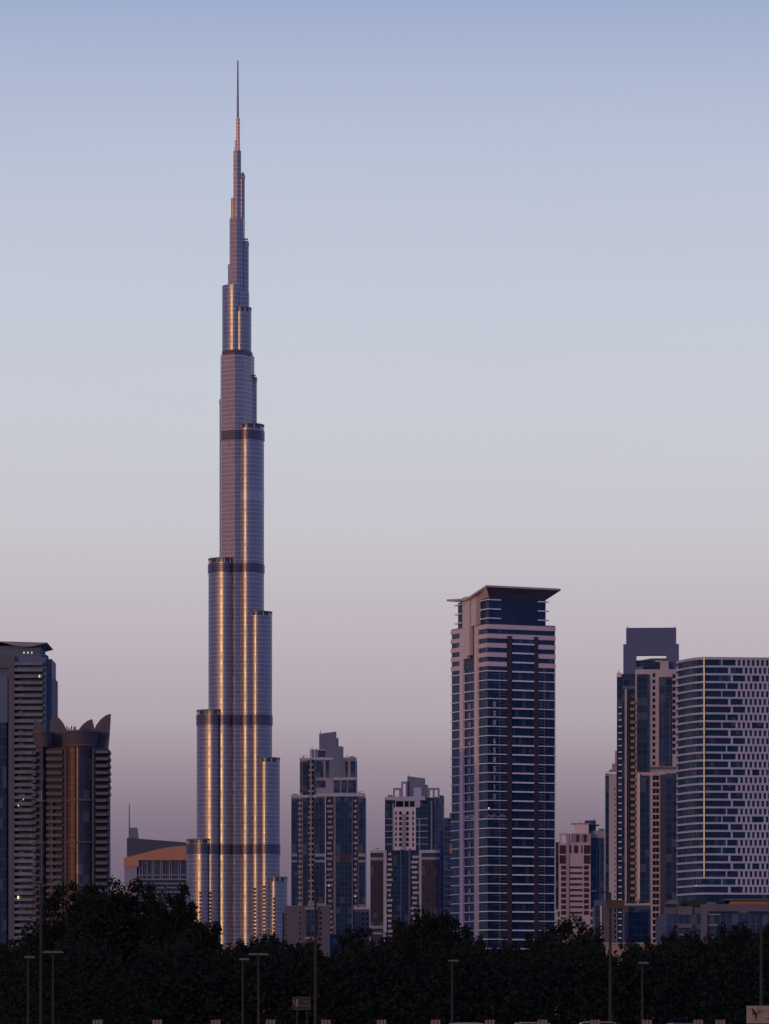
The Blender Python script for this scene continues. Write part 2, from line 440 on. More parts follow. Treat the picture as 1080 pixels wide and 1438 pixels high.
# balconies low on the lobes, beside the bright strips
def lobe_point(x0, x1, wing, psi):
    cx, cy, a, b, ang = lobe_geom(x0, x1, wing)
    e1 = (math.cos(ang), math.sin(ang)); e2 = (-e1[1], e1[0]); n = (math.sin(psi), -math.cos(psi))
    n1 = n[0] * e1[0] + n[1] * e1[1]; n2 = n[0] * e2[0] + n[1] * e2[1]
    q = math.sqrt(a * a * n1 * n1 + b * b * n2 * n2)
    return (cx + (a * a * n1 * e1[0] + b * b * n2 * e2[0]) / q, cy + (a * a * n1 * e1[1] + b * b * n2 * e2[1]) / q)
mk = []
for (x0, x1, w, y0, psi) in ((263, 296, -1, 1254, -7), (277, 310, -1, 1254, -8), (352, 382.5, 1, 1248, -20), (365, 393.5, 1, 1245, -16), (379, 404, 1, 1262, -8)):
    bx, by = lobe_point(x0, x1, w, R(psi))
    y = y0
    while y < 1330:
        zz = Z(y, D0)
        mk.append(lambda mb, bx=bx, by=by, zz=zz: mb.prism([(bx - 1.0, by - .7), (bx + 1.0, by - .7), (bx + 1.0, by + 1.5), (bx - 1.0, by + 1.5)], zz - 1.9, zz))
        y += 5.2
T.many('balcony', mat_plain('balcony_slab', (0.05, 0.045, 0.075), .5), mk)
# low entrance block at the foot
mb = MB(); f0 = Fr(333, 3950)
f0.box(mb, 300, 345, 1327, None, 0, 20); T.obj(mb, 'entrance_block', BEIGE)

# ---------------------------------------------------------------- generic facade pieces
def wall(B, fr, name, mat, x0, x1, y0, y1, v0, v1, parent=None, label=None):
    mb = MB(); fr.box(mb, x0, x1, y0, y1, v0, v1); return B.obj(mb, name, mat, parent, label)
def win_col(B, fr, mat, x0, x1, y0, y1, pitch, h, v=0.0, parent=None, name='window', t=0.12):
    out = []
    y = y0
    while y < y1:
        out.append(fr.fbox(x0, x1, y, y + h, v - t, v + 0.1)); y += pitch
    return out
def balc_stack(B, fr, slab, x0, x1, y0, y1, pitch, h=0.5, depth=1.6, v=0.0, recess_shade=True, jitter=0.0):
    if recess_shade: wall(B, fr, 'recess_shade', DARKRECESS, x0, x1, y0, y1, v - 0.15, v + 0.1)  # flat dark panel on the wall, shade of a balcony recess painted in
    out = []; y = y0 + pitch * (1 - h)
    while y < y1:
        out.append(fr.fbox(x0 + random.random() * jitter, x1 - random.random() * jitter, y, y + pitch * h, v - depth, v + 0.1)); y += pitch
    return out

# ---------------------------------------------------------------- number tower (right of centre)
DN = 1800.0
N_ = Thing('office_tower', 'dark navy office tower with pale floor lines, a phone number and a flared roof', 'office tower', 700, DN)
rf = Fr(685, DN, 25); lf = Fr(685, DN, -65)
poly = [lf.p(lf.U(634.5), 0), rf.p(0, 0), rf.p(rf.U(779.5), 0)]
back = (poly[0][0] + poly[2][0] - poly[1][0], poly[0][1] + poly[2][1] - poly[1][1])
mb = MB(); mb.prism([poly[0], poly[1], poly[2], back], 0, Z(875, DN)); N_.obj(mb, 'tower_body', NAVY)
# top glass box, a little set back
uL, uR = lf.U(640), rf.U(768)
def inset(uL, uR, v):
    a = rf.p(uR, v); w = lf.p(uL, v)
    c = (rf.p(0, v)[0] + (lf.p(0, v)[0] - lf.p(0, 0)[0]), rf.p(0, v)[1] + (lf.p(0, v)[1] - lf.p(0, 0)[1]))
    return w, c, a
w, c, a = inset(uL, uR, 1.0)
bk = (w[0] + a[0] - c[0], w[1] + a[1] - c[1])
top_box = [w, c, a, bk]
mb = MB(); mb.prism(top_box, Z(875, DN), Z(838, DN)); pent = N_.obj(mb, 'penthouse_box', mat_grid('penthouse_glass', (0.014, 0.024, 0.07), (0.018, 0.026, 0.07), 3, .1, 3.57, .1, rough=0.25, vary=0.25))
# roof: inverted shallow pyramid
cxr = sum(p[0] for p in top_box) / 4; cyr = sum(p[1] for p in top_box) / 4
def grow(poly, k): return [(cxr + (x - cxr) * k, cyr + (y - cyr) * k) for x, y in poly]
rp = grow(top_box, 1.0)
tl = lf.p(lf.U(634.5), -1.6); tf = rf.p(-1.9, -2.5); tr = rf.p(rf.U(785), -1.5)
tb = (tl[0] + tr[0] - tf[0], tl[1] + tr[1] - tf[1])
lowp = grow(top_box, 0.995); zc = Z(838, DN)
zA, zV, zL = Z(822.6, DN), Z(836.4, DN), Z(833.2, DN)
A_ = rf.p(-1.9, -2.5); B_ = rf.p(rf.U(785), -1.5)
rd_ = (B_[0] - A_[0], B_[1] - A_[1])
V_ = lf.p(lf.U(662.5), -2.4); L_ = lf.p(lf.U(640), -2.6); L_ = (L_[0] - 1.2, L_[1] + 1)
pl = lambda p, k=1.0: (p[0] + rd_[0] * k, p[1] + rd_[1] * k)
def slab(p, zp, q, zq, t, name, mat):
    mb = MB(); P4 = [(p, zp), (q, zq), (pl(q), zq), (pl(p), zp)]
    up = [(*a, z) for a, z in P4]; dn = [(*a, z - t) for a, z in P4]
    mb.face(up); mb.face(list(reversed(dn)))
    for i in range(4):
        j = (i + 1) % 4; mb.face([dn[i], dn[j], up[j], up[i]])
    N_.obj(mb, name, mat)
RFM = mat_plain('roof_metal_edge', (0.34, 0.27, 0.33), .6)
slab(V_, zV, A_, zA, .7, 'roof_slab', RFM)
slab(L_, zL, (V_[0] - .05, V_[1] + .1), zV, .8, 'roof_wing', RFM)
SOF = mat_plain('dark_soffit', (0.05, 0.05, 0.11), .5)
mb = MB()
lowV = ((lowp[0][0] + lowp[1][0]) / 2, (lowp[0][1] + lowp[1][1]) / 2)
b3 = pl(A_)
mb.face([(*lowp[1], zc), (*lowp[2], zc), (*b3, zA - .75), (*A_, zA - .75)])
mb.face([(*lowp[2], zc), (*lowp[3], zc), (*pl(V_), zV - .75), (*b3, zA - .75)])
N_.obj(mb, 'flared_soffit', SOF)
mb = MB(); mb.face([(*lowV, zc - 1), (*lowp[1], zc), (*A_, zA - .75), (*V_, zV - .75)]); N_.obj(mb, 'flared_soffit', PINK)
mb = MB(); k0 = pl(A_, .01); 
# glazed notch and pink masts on left face
for (xa, xb, ya, yb, v) in ((653.2, 660, 833, 921, -1.2), (660.6, 664.4, 836, 917, -1.6), (665, 671.6, 833, 876, -1.0)):
    wall(N_, lf, 'mast', PINK, xa, xb, ya, yb, v, 1.5)
# crown bands
mk = []
for k, y in enumerate((876.5, 889.6, 902.7, 915.8, 928.9)):
    if k < 2: mk.append(rf.fbox(685.05, 779.6, y, y + 6.4, -.45, .3))
    else:
        mk.append(rf.fbox(685.05, 711, y, y + 6.4, -.45, .3)); mk.append(rf.fbox(755.5, 779.6, y, y + 6.4, -.45, .3))
    mk.append(lf.fbox(673, 685.4, y, y + 6.4, -.45, .3)); mk.append(lf.fbox(634.4, 652.8, y - (-1 if 0 else 0), y + 6.4, -.45, .3))
N_.many('crown_band', PINK, mk)
mk = []
for y in (841, 854, 867):
    mk.append(rf.fbox(685.1, 704, y, y + 1.5, 0.2, 1.2)); mk.append(lf.fbox(673, 685.4, y, y + 1.5, 0.2, 1.2))
    mk.append(rf.fbox(757, 771.5, y, y + 1.5, 0.2, 1.2)); mk.append(lf.fbox(637.5, 647, y, y + 1.5, 0.2, 1.2))
N_.many('sunshade', PALE, mk, pent)
# piers
for (xa, xb, ya) in ((647.6, 652.8, 877), (668.2, 673.2, 877)): wall(N_, lf, 'pink_pier', PINK, xa, xb, ya, None, -.7, .3)
for (xa, xb) in ((711.6, 718.6), (748.8, 755.4)): wall(N_, rf, 'dark_pier', PURPLE, xa, xb, 892, None, -.5, .3)
wall(N_, rf, 'corner_trim', PALE, 779.0, 779.9, 936, None, -.2, .3)
wall(N_, lf, 'glass_screen', NAVY2, 653, 668, 921, 936, -.3, .3)
# ledges
mk1, mk2, mk3 = [], [], []
y = 941.3; k = 0
while y < 1345:
    for (xa, xb) in ((634.4, 647.4), (653.2, 668.0), (673.4, 685.3)): mk1.append(lf.fbox(xa, xb, y, y + 1.25, -.6, .2))
    mk1.append(rf.fbox(685.05, 711.3, y, y + 1.25, -.6, .2))
    mk3.append(rf.fbox(755.6, 779.0, y, y + 1.15, -.6, .2))
    y += 13.0
y = 902.2
while y < 1345:
    mk2.append(rf.fbox(718.8, 748.6, y, y + 2.0, -1.1, .2)); y += 13.0
N_.many('floor_ledge', PALE, mk2 + mk3 + mk1)
# thin glazing rails between the floor ledges
rails = []
y = 941.3
while y < 1330:
    for q in (4.3, 8.4):
        rails.append(rf.fbox(701.5 if q > 5 else 692, 711.3, y + q, y + q + .45, -.25, .2)); rails.append(rf.fbox(755.6, 764, y + q, y + q + .45, -.25, .2))
        rails.append(lf.fbox(673.4, 679, y + q, y + q + .45, -.25, .2))
    y += 13.0
N_.many('glazing_rail', mat_plain('dim_rail', (0.13, 0.13, 0.22), .6), rails)
wall(N_, rf, 'glazing_mullion', mat_plain('dim_rail', (0.13, 0.13, 0.22), .6), 701.3, 701.75, 940, 1325, -.27, .2)
wall(N_, rf, 'glazing_mullion', mat_plain('dim_rail', (0.13, 0.13, 0.22), .6), 764.3, 764.75, 940, 1325, -.27, .2)
# text on the glass
def text_mesh(B, fr, txt, px, py_base, h_px, name, mat, v=-.3, squeeze=1.0, parent=None, bold=.0):
    cu = bpy.data.curves.new('txt', 'FONT'); cu.body = txt; cu.align_x = 'CENTER'; cu.size = 1.0; cu.extrude = 0.02; cu.offset = bold
    o = bpy.data.objects.new('txt', cu); COL.objects.link(o)
    bpy.context.view_layer.update()
    me = bpy.data.meshes.new_from_object(o.evaluated_get(bpy.context.evaluated_depsgraph_get()))
    bpy.data.objects.remove(o)
    H = h_px * fr.d / F / 0.70
    u = fr.U(px); p = fr.p(u, v)
    M = Matrix(((fr.c * H * squeeze, 0, fr.s, p[0] - B.loc[0]), (fr.s * H * squeeze, 0, -fr.c, p[1] - B.loc[1]), (0, H, 0, fr.Zp(py_base) - B.loc[2]), (0, 0, 0, 1)))
    me.transform(M)
    me.materials.clear(); me.materials.append(mat)
    ob = bpy.data.objects.new(name, me); COL.objects.link(ob); ob.parent = parent or B.e
    return ob
ys = [993, 1006, 1019, 1045, 1058, 1071, 1084, 1097, 1110, 1123]
for ch, y in zip("0506585115", ys):
    text_mesh(N_, rf, ch, 694, y - 1.3, 6.6, 'digit', WHITE, bold=.02)
    text_mesh(N_, lf, ch, 660.5, y - 1.2, 6.4, 'digit', WHITE, squeeze=1.5, bold=.02)
for ch, y in zip("0506585115", [1176, 1189, 1202, 1228, 1241, 1254, 1267, 1280, 1293, 1306]):
    text_mesh(N_, lf, ch, 660.5, y - 1.2, 6.4, 'digit', WHITE, squeeze=1.5, bold=.02)
text_mesh(N_, lf, "OFFICES", 660.5, 1148.3, 5.4, 'lettering', WHITE, squeeze=1.3, v=-.75, bold=.03)
text_mesh(N_, rf, "\uFEAD\uFE8E\uFEA0\uFEF3\uFEFA\uFEDF \uFE90\uFE97\uFE8E\uFEDC\uFEE3", 696, 1146.6, 3.4, 'lettering', WHITE, squeeze=1.15, v=-.7, bold=.02)
mb = MB(); p = rf.p(.2, -.6); mb.prism([(p[0] - .25, p[1] - .25), (p[0] + .25, p[1] - .25), (p[0] + .25, p[1] + .25), (p[0] - .25, p[1] + .25)], Z(1136, DN), Z(1134.2, DN)); N_.obj(mb, 'warning_light', REDL)
mb = MB(); p = lf.p(lf.U(634.6), -.2); mb.prism([(p[0] - .7, p[1] - .4), (p[0] + .1, p[1] - .4), (p[0] + .1, p[1] + .4), (p[0] - .7, p[1] + .4)], Z(1144, DN), Z(1137, DN)); N_.obj(mb, 'side_sign', mat_plain('red_sign', (0.45, 0.05, 0.09), .5))

# ---------------------------------------------------------------- curved lattice tower at right edge
DG = 1700.0
G = Thing('residential_tower', 'curved pale tower at the right edge with wide window bands and staggered narrow windows', 'apartment tower', 1030, DG)
def gp(px):
    """front outline: x position in pixels -> plan point"""
    if px < 990: yy = 20.0 * ((990 - px) / 38.0) ** 1.6
    else: yy = (px - 990) * 0.035
    y = DG + yy
    return (X(px, y), y)
front = [952, 953, 955, 958, 962, 967, 973, 979, 985, 990, 1000, 1015, 1030, 1050, 1070, 1100, 1165]
def outline(grow_):
    pts = []
    for i, q in enumerate(front):
        x, y = gp(q)
        a = gp(front[max(0, i - 1)]); c = gp(front[min(len(front) - 1, i + 1)])
        t = Vector((c[0] - a[0], c[1] - a[1])).normalized()
        pts.append((x + t.y * grow_, y - t.x * grow_))
    pts += [(X(1165, DG) + 2, DG + 40), (X(960, DG), DG + 42)]
    return pts
mb = MB(); mb.prism(outline(0), 0, Z(925.5, DG)); gb = G.obj(mb, 'tower_body', mat_grid('lattice_glass', (0.008, 0.024, 0.068), (0.012, 0.02, 0.05), 1.6, .1, 3.18, .15, rough=0.22, vary=0.45, blind=0.09))
G1 = mat_plain('lattice_cladding', (0.31, 0.31, 0.50), 0.65, vary=0.07, scale=0.1)
PG = 11.0
rows = []
y = 923.5
i = 0
while y < 1262:
    rows.append(y); y += PG
mk = [(lambda mb, y=y: mb.prism(outline(.55), Z(y + 2.7, DG), Z(y, DG))) for y in rows]
G.many('floor_band', G1, mk)
def pier(xa, xb, ya, yb, g=.38):
    def fn(mb):
        a, c = gp(xa), gp(xb)
        t = Vector((c[0] - a[0], c[1] - a[1])).normalized(); nx, ny = t.y, -t.x
        mb.prism([(a[0] + nx * g, a[1] + ny * g), (c[0] + nx * g, c[1] + ny * g), (c[0] - nx * .2, c[1] - ny * .2), (a[0] - nx * .2, a[1] - ny * .2)], Z(yb, DG), Z(ya, DG))
    return fn
cyc = [(1013, 1014.3, 1033, 1036), (1022.5, 1025.8, 1043, 1045.8), (1026.2, 1029, 1046.3, 1049.5), (1019.3, 1021, 1036.5, 1039.5)]
mk = []
for i, y in enumerate(rows[:-1]):
    a, b2, c2, d2 = cyc[i % 4]
    ya, yb = y + 2.6, y + PG + .1
    mk.append(pier(a, b2, ya, yb)); mk.append(pier(c2, d2, ya, yb))
    q = d2 + 3.7
    while q < 1150:
        j = random.random()
        if not (1059 < q < 1066 and i % 6 == 2): mk.append(pier(q, q + 2.9, ya, yb))
        q += 6.55
mk.sort(key=lambda f: 0)
G.many('window_pier', G1, mk)
mb = MB(); x_, y_ = gp(988.8); mb.tube([(x_, y_ - .75, Z(1232, DG), .27), (x_, y_ - .75, Z(924, DG), .27)], 24); G.obj(mb, 'corner_trim', GOLD)
mb = MB(); mb.prism(outline(.7), Z(923.8, DG) , Z(922.6, DG)); G.obj(mb, 'roof_edge', G1)
mb = MB(); x_, y_ = gp(978); mb.tube([(x_, y_ - .8, Z(1243.6, DG), .28), (x_, y_ - .8, Z(1242.6, DG), .28)], 8); G.obj(mb, 'lit_lamp', LITC)

# podium in front of it
DP = 1560.0
P = Thing('shopping_podium', 'low blue glazed podium with broad grey frame in front of the curved tower', 'building', 1010, DP)
fp = Fr(1010, DP)
mb = MB(); fp.box(mb, 935, 1200, 1283, None, 0, 60); P.obj(mb, 'glazed_block', BLUEG)
POD = mat_plain('podium_render', (0.085, 0.08, 0.13), .8, vary=.12, scale=.1)
for (a, b_, c_, d_, v) in ((984, 1200, 1270, 1280, -1.5), (984, 993, 1280, 1330, -1.5), (935, 984, 1274, 1283, .5), (952, 972, 1273, 1285, -1), (952, 972, 1298, 1303, -1), (935, 952, 1267, 1270, -2)):
    wall(P, fp, 'frame_beam', POD, a, b_, c_, d_, v, 3.0 if v < 0 else 6)
for (a, b_, c_, d_) in ((994, 1012, 1283.5, 1285), (994, 1008, 1298.5, 1300), (996, 1003, 1316, 1317.5), (954, 967, 1312, 1314)):
    wall(P, fp, 'canopy_ledge', mat_plain('podium_ledge', (0.20, 0.18, 0.25), .7), a, b_, c_, d_, -1.2, .2)
wall(P, fp, 'sloped_hall', mat_plain('warm_fascia', (0.30, 0.15, 0.12), .7), 1026, 1200, 1265, 1270, 1, 20)
mb = MB(); mb.prism([fp.p(fp.U(1018), -2), fp.p(fp.U(1200), -2), fp.p(fp.U(1200), 24), fp.p(fp.U(1018), 24)], Z(1264.6, DP), Z(1262.4, DP)); P.obj(mb, 'hall_roof', POD)
wall(P, fp, 'roof_storey', DARKRECESS, 958, 1016, 1264, 1273, 4, 20)

# ---------------------------------------------------------------- tall tower with portal top
DF = 2200.0
Q = Thing('portal_tower', 'tall pinkish apartment tower topped by a dark violet portal frame with open slot', 'apartment tower', 908, DF)
f = Fr(908, DF, -4)
wall(Q, f, 'tower_body', NAVY2, 866.5, 952, 946, None, 1.5, 40)
# portal
PM = PORTAL
mb = MB()
f.box(mb, 879, 949.5, 880, 903, 6, 12); f.box(mb, 875, 953.3, 902.95, 918.5, 6.02, 11.98); f.box(mb, 875, 893.5, 918.45, 968, 6, 12); f.box(mb, 935.3, 953.3, 918.45, 945, 6, 12)
Q.obj(mb, 'portal_frame', PM)
wall(Q, f, 'roof_block', NAVY3, 893.6, 935.2, 925.5, 941, 7.5, 13)
mb = MB(); u0, u1 = f.U(893.6), f.U(935.2)
mb.prism([f.p(u0, 9), f.p((u0 + u1) / 2, 9), f.p(u1, 9), f.p(u1, 11), f.p(u0, 11)], Z(926, DF), lambda p: Z(926, DF) + (1.2 if p[0] > f.p(u0, 9)[0] + 4 else 0)); Q.obj(mb, 'roof_pitch', PM)
wall(Q, f, 'lift_housing', PINK2, 927, 939, 928, 944, 1, 6)
wall(Q, f, 'lift_canopy', PINK2, 920, 931, 927.4, 929.4, .6, 4)
wall(Q, f, 'leg_tie', PORTAL, 872.5, 893, 963, 967, 1.0, 6)
# main front block
wall(Q, f, 'front_block', PINK2, 892, 952.2, 940, None, 0, 8)
wall(Q, f, 'bay_window', NAVY3, 894.5, 901, 947, 1084, -1.0, .1); wall(Q, f, 'bay_window', NAVY3, 901.2, 911, 947, 1084, -1.5, .1)
wall(Q, f, 'glass_panel', NAVY2, 925.5, 943.5, 951, 1076, -.6, .1)
wall(Q, f, 'panel_frame', PORTAL, 930, 931, 979, 1076, -.9, .1); wall(Q, f, 'panel_frame', PORTAL, 940, 941, 979, 1076, -.9, .1); wall(Q, f, 'panel_frame', PORTAL, 930, 941, 978, 979, -.9, .1)
ww = win_col(Q, f, WINDOW, 916.5, 920.2, 945.5, 1070, 8.85, 5.2) + win_col(Q, f, WINDOW, 944.5, 948.5, 947, 1070, 8.85, 5.6)
ww += win_col(Q, f, WINDOW, 917.2, 920.8, 1089, 1320, 9.2, 6.5) + win_col(Q, f, WINDOW, 921.4, 925.6, 1089, 1320, 9.2, 6.5)
wall(Q, f, 'string_course', PORTAL, 913, 952.4, 1077, 1080, -1.8, .1)
# lower front block
wall(Q, f, 'lower_block', PINK2, 896.5, 950, 1085, None, -3, -.02)
fq = Fr(908, DF, -4, -3.0)
wall(Q, fq, 'bay_window', NAVY3, 899, 911.5, 1089, 1268, -1.0, .1)
wall(Q, fq, 'white_pier', PINK, 895.6, 898.6, 1086, 1262, -1.4, .1)
wall(Q, fq, 'glass_panel', NAVY2, 934.5, 952, 1086, 1275, -.6, .1)
wall(Q, fq, 'panel_frame', PURPLE, 927, 933.5, 1088, 1320, -.8, .1)
wall(Q, fq, 'panel_frame', PORTAL, 934, 934.7, 1088, 1275, -.9, .1); wall(Q, fq, 'panel_frame', PORTAL, 934, 952, 1088, 1089, -.9, .1)
ww2 = win_col(Q, fq, WINDOW, 916.8, 920.8, 1089, 1320, 9.2, 6.5) + win_col(Q, fq, WINDOW, 921.4, 925.4, 1089, 1320, 9.2, 6.5)
Q.many('window', WINDOW, ww[:28] + ww2 + win_col(Q, f, WINDOW, 863.0, 864.2, 1106, 1266, 7.6, 2.8, v=-1.0) )
# left columns
wall(Q, f, 'corner_glass', NAVY3, 866.3, 872.6, 950, None, .2, 4)
wall(Q, f, 'corner_cap', PINK, 866.2, 873, 944.5, 950.5, .1, 4)
wall(Q, f, 'dark_column', NAVY2, 873, 884, 968, None, .4, 4)
wall(Q, f, 'pink_column', PINK2, 877.5, 880.2, 968, None, -.6, 2)
Q.many('balcony', PALE, balc_stack(Q, f, PALE, 868.8, 873.2, 985, 1320, 9.0, .16, 1.6, 0, False))
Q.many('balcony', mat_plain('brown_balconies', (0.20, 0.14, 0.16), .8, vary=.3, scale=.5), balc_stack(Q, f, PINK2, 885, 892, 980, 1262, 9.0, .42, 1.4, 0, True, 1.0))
# left wing
wall(Q, f, 'side_wing', PINK2, 855.3, 865.9, 1086, 1275, -1, 10, label='tall narrow pink side wing')
wall(Q, f, 'side_glass', NAVY3, 850, 855.2, 1089, 1275, -.6, 9)
wall(Q, f, 'wing_cap', PALE, 849.6, 866, 1083.5, 1087, -1.3, 9.5)
wall(Q, f, 'step_block', PINK3, 859.5, 866.2, 1072, 1085, .5, 9); wall(Q, f, 'step_block', PINK2, 863.5, 866.2, 1054, 1072, .4, 8.5)
wall(Q, f, 'step_canopy', PORTAL, 855, 868, 1082.2, 1083.4, -1.6, 9)
# podium
Pq = Thing('low_annex', 'low pinkish annex with big dark glass box at the foot of the portal tower', 'building', 885, 2120)
fa = Fr(885, 2120)
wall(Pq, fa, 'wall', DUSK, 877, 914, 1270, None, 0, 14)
wall(Pq, fa, 'glass_front', NAVY2, 882, 910, 1274, 1322, -.6, .1)
wall(Pq, fa, 'parapet', PINK2, 876.5, 914.5, 1268.8, 1271.5, -1.0, 1)
Pq.many('roof_bush', mat_plain('roof_planting', (0.02, 0.028, 0.02), .9), [fa.fbox(x, x + 1.6 + random.random() * 2, 1268.9 - 2 - random.random() * 3, 1268.9, 1.5, 3 + random.random()) for x in (880, 884, 889, 893, 898, 902)])
Pr = Thing('low_annex', 'plain pinkish low annex left of the portal tower with railed roof', 'building', 848, 2080)
fa = Fr(848, 2080)
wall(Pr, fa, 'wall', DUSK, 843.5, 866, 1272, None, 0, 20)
wall(Pr, fa, 'side_glass', BLUEG, 835, 843.3, 1272, None, .5, 20)
wall(Pr, fa, 'corner_pier', PINK, 843, 845, 1272, None, -.5, .2)
wall(Pr, fa, 'roof_rail', PORTAL, 834.5, 866, 1264, 1271.8, 2, 2.3)
Pr.many('window', WINDOW, win_col(Pr, fa, WINDOW, 863, 865, 1276, 1325, 7.6, 4.2))
BW = Thing('boundary_wall', 'long beige low building wall behind the trees below the portal tower', 'wall', 880, 1500)
fb = Fr(880, 1500)
wall(BW, fb, 'wall', BEIGE, 826, 925, 1326, None, 0, 3)
wall(BW, fb, 'coping', PINK3, 825, 926, 1323.6, 1326, -.3, 3.3)

# ---------------------------------------------------------------- small beige tower
DE = 2600.0
E = Thing('apartment_tower', 'short beige apartment tower with stacked square windows, right of the navy office tower', 'apartment tower', 815, DE)
f = Fr(815, DE, 0)
wall(E, f, 'rear_block', BLUEG, 828, 850, 1167, None, 8, 34)
wall(E, f, 'rear_side', NAVY2, 778, 790, 1182, None, 6, 30)
wall(E, f, 'rear_tower_top', BLUEG, 823, 838, 1151, 1168, 10, 20); wall(E, f, 'roof_visor', PORTAL, 820, 843, 1156.8, 1158, 9, 21)
wall(E, f, 'rear_parapet', PINK3, 831, 850, 1166, 1176, 7.5, 9)
E.many('blue_fin', mat_plain('blue_fin', (0.05, 0.09, 0.24), .5, .3), [f.fbox(838, 839.2, 1190, 1275, 7.2, 8.1), f.fbox(843, 844.2, 1190, 1275, 7.2, 8.1)])
wall(E, f, 'front_block', PINK2, 785, 829.5, 1184, None, 0, 12)
wall(E, f, 'lift_housing', PINK, 808, 827, 1157, 1170, 2, 8); wall(E, f, 'roof_visor', PINK3, 803, 829, 1155.6, 1157, 1.5, 9)
wall(E, f, 'crown_block', PINK3, 800, 830, 1170, 1184, 1, 8)
for (a, b_) in ((786, 788.5), (795, 798), (799.5, 803)): wall(E, f, 'crown_column', PINK2, a, b_, 1171, 1184, .2, 1.5)
wall(E, f, 'crown_beam', PINK2, 786, 803, 1170, 1173, .1, 1.6)
for q in (810, 820.5):
    mb = MB(); mb.prism(ell(X(q, DE), DE + .7, 3.3 * DE / F, .5, 0, 20), Z(1182, DE), Z(1172, DE)); E.obj(mb, 'crown_drum', WINDOWR)
mk = []
for i in range(9):
    y = 1215.5 + i * 7.95
    mk += [f.fbox(788, 795, y, y + 5.6, -.15, .1), f.fbox(820, 827, y, y + 5.6, -.15, .1), f.fbox(800, 818, y + 1.2, y + 4.2, -.15, .1)]
mk += [f.fbox(785.8, 795, 1187, 1199, -.15, .1), f.fbox(820, 829, 1187, 1199, -.15, .1), f.fbox(785.8, 795, 1201, 1213, -.15, .1), f.fbox(820, 829, 1201, 1213, -.15, .1),
       f.fbox(800, 802.5, 1187, 1198, -.15, .1), f.fbox(806, 812, 1187, 1198, -.15, .1), f.fbox(816, 818, 1187, 1198, -.15, .1)]
for i in range(3): mk += [f.fbox(783, 786, 1280 + i * 11, 1287 + i * 11, -.15, .1), f.fbox(829, 833, 1280 + i * 11, 1287 + i * 11, -.15, .1)]
wall(E, f, 'base_block', PINK2, 781, 836, 1277, None, .03, 14)
E.many('window', WINDOWR, mk)
wall(E, f, 'pier', PINK3, 795.5, 799, 1172, None, -1.0, .1)

# ---------------------------------------------------------------- mid pair of towers
PINK2 = mat_plain('pale_mauve_stone', (0.27, 0.27, 0.44), 0.8, vary=0.1, scale=0.06)
PINK3 = mat_plain('mid_mauve_stone', (0.18, 0.175, 0.30), 0.8, vary=0.12, scale=0.06)
DARKRECESS = mat_plain('loggia_shade', (0.028, 0.027, 0.05), .8)  # shade behind the balconies as a dark colour, softer here
PINK = mat_plain('light_mauve_stone', (0.39, 0.36, 0.50), 0.8, vary=0.1, scale=0.06)
DC = 3000.0
C = Thing('stepped_tower', 'stepped mauve apartment tower with tall dark glass bays, just right of the supertall one', 'apartment tower', 460, DC)
f = Fr(460, DC, -1)
wall(C, f, 'tower_body', PINK3, 409, 512.5, 1118, None, 0, 40)
wall(C, f, 'upper_body', PINK3, 421, 500, 1066, 1118, 1, 34)
wall(C, f, 'crown_block', PINK2, 435, 469, 1052, 1066, 2, 20); wall(C, f, 'crown_block', GREYM, 458, 481.5, 1048, 1092, .4, 16)
mb = MB()
us = [f.U(448), f.U(472)]
mb.prism([f.p(us[0], 3), f.p(us[1], 3), f.p(us[1], 9), f.p(us[0], 9)], Z(1054, DC), lambda p: Z(1030, DC) + (1.4 if p[0] > f.p(us[0], 9)[0] + 4 else 0)); C.obj(mb, 'crown_fin', GREYM)
wall(C, f, 'crown_fin', PORTAL, 471.8, 475, 1036, 1054, 3, 9)
for a in ((436, 438.4), (441, 443)): wall(C, f, 'crown_column', PINK2, a[0], a[1], 1052, 1066, .8, 2)
GL = [(409.2, 417, 1122, 1271), (425, 431, 1070, 1275), (442, 456, 1120, 1268), (472, 494, 1119, 1330), (503.8, 512.3, 1121, 1270)]
for (a, b_, c_, d_) in GL: wall(C, f, 'glass_bay', NAVY3, a, b_, c_, d_, -1.0, .1)
wall(C, f, 'bay_frame', PORTAL, 470.3, 472, 1117, 1320, -1.4, .1); wall(C, f, 'bay_frame', PORTAL, 494, 495.6, 1117, 1320, -1.4, .1)
wall(C, f, 'cornice', PINK2, 408.5, 446, 1116.5, 1120, -1.3, .1); wall(C, f, 'cornice', PINK2, 446, 513, 1114.5, 1118.5, -1.5, 1.2); wall(C, f, 'cornice', PINK2, 420.6, 468, 1064, 1067, .2, 3)
wall(C, f, 'cornice', PINK2, 468, 500.5, 1092, 1095, .2, 1.4); wall(C, f, 'cornice', PINK3, 482, 500.5, 1063.5, 1066.5, .1, 4)
for (a, b_) in ((408.7, 417.5), (442, 456.5), (503.5, 513)):
    wall(C, f, 'floor_course', PINK3, a, b_, 1199, 1203, -1.5, .1); wall(C, f, 'floor_course', PINK3, a, b_, 1208, 1211, -1.5, .1)
wall(C, f, 'bay_panel', BRONZEG, 472, 494, 1199, 1211, -1.3, .1)
mk = [f.fbox(443.5, 454, 1068, 1091.5, .8, 1.1), f.fbox(457, 462, 1068, 1091.5, .3, .6), f.fbox(443.5, 457, 1096, 1106, .8, 1.1), f.fbox(484, 488.5, 1069, 1091, .8, 1.1), f.fbox(492, 499, 1069, 1091, .8, 1.1),
      f.fbox(468.5, 477, 1096, 1113, .8, 1.1), f.fbox(479, 487, 1096, 1113, .8, 1.1), f.fbox(488.5, 499.5, 1096, 1113, .8, 1.1), f.fbox(421.3, 424, 1070, 1113, .8, 1.1), f.fbox(446, 457, 1053.5, 1063, 1.8, 2.1)]
C.many('glazed_panel', NAVY2, mk)
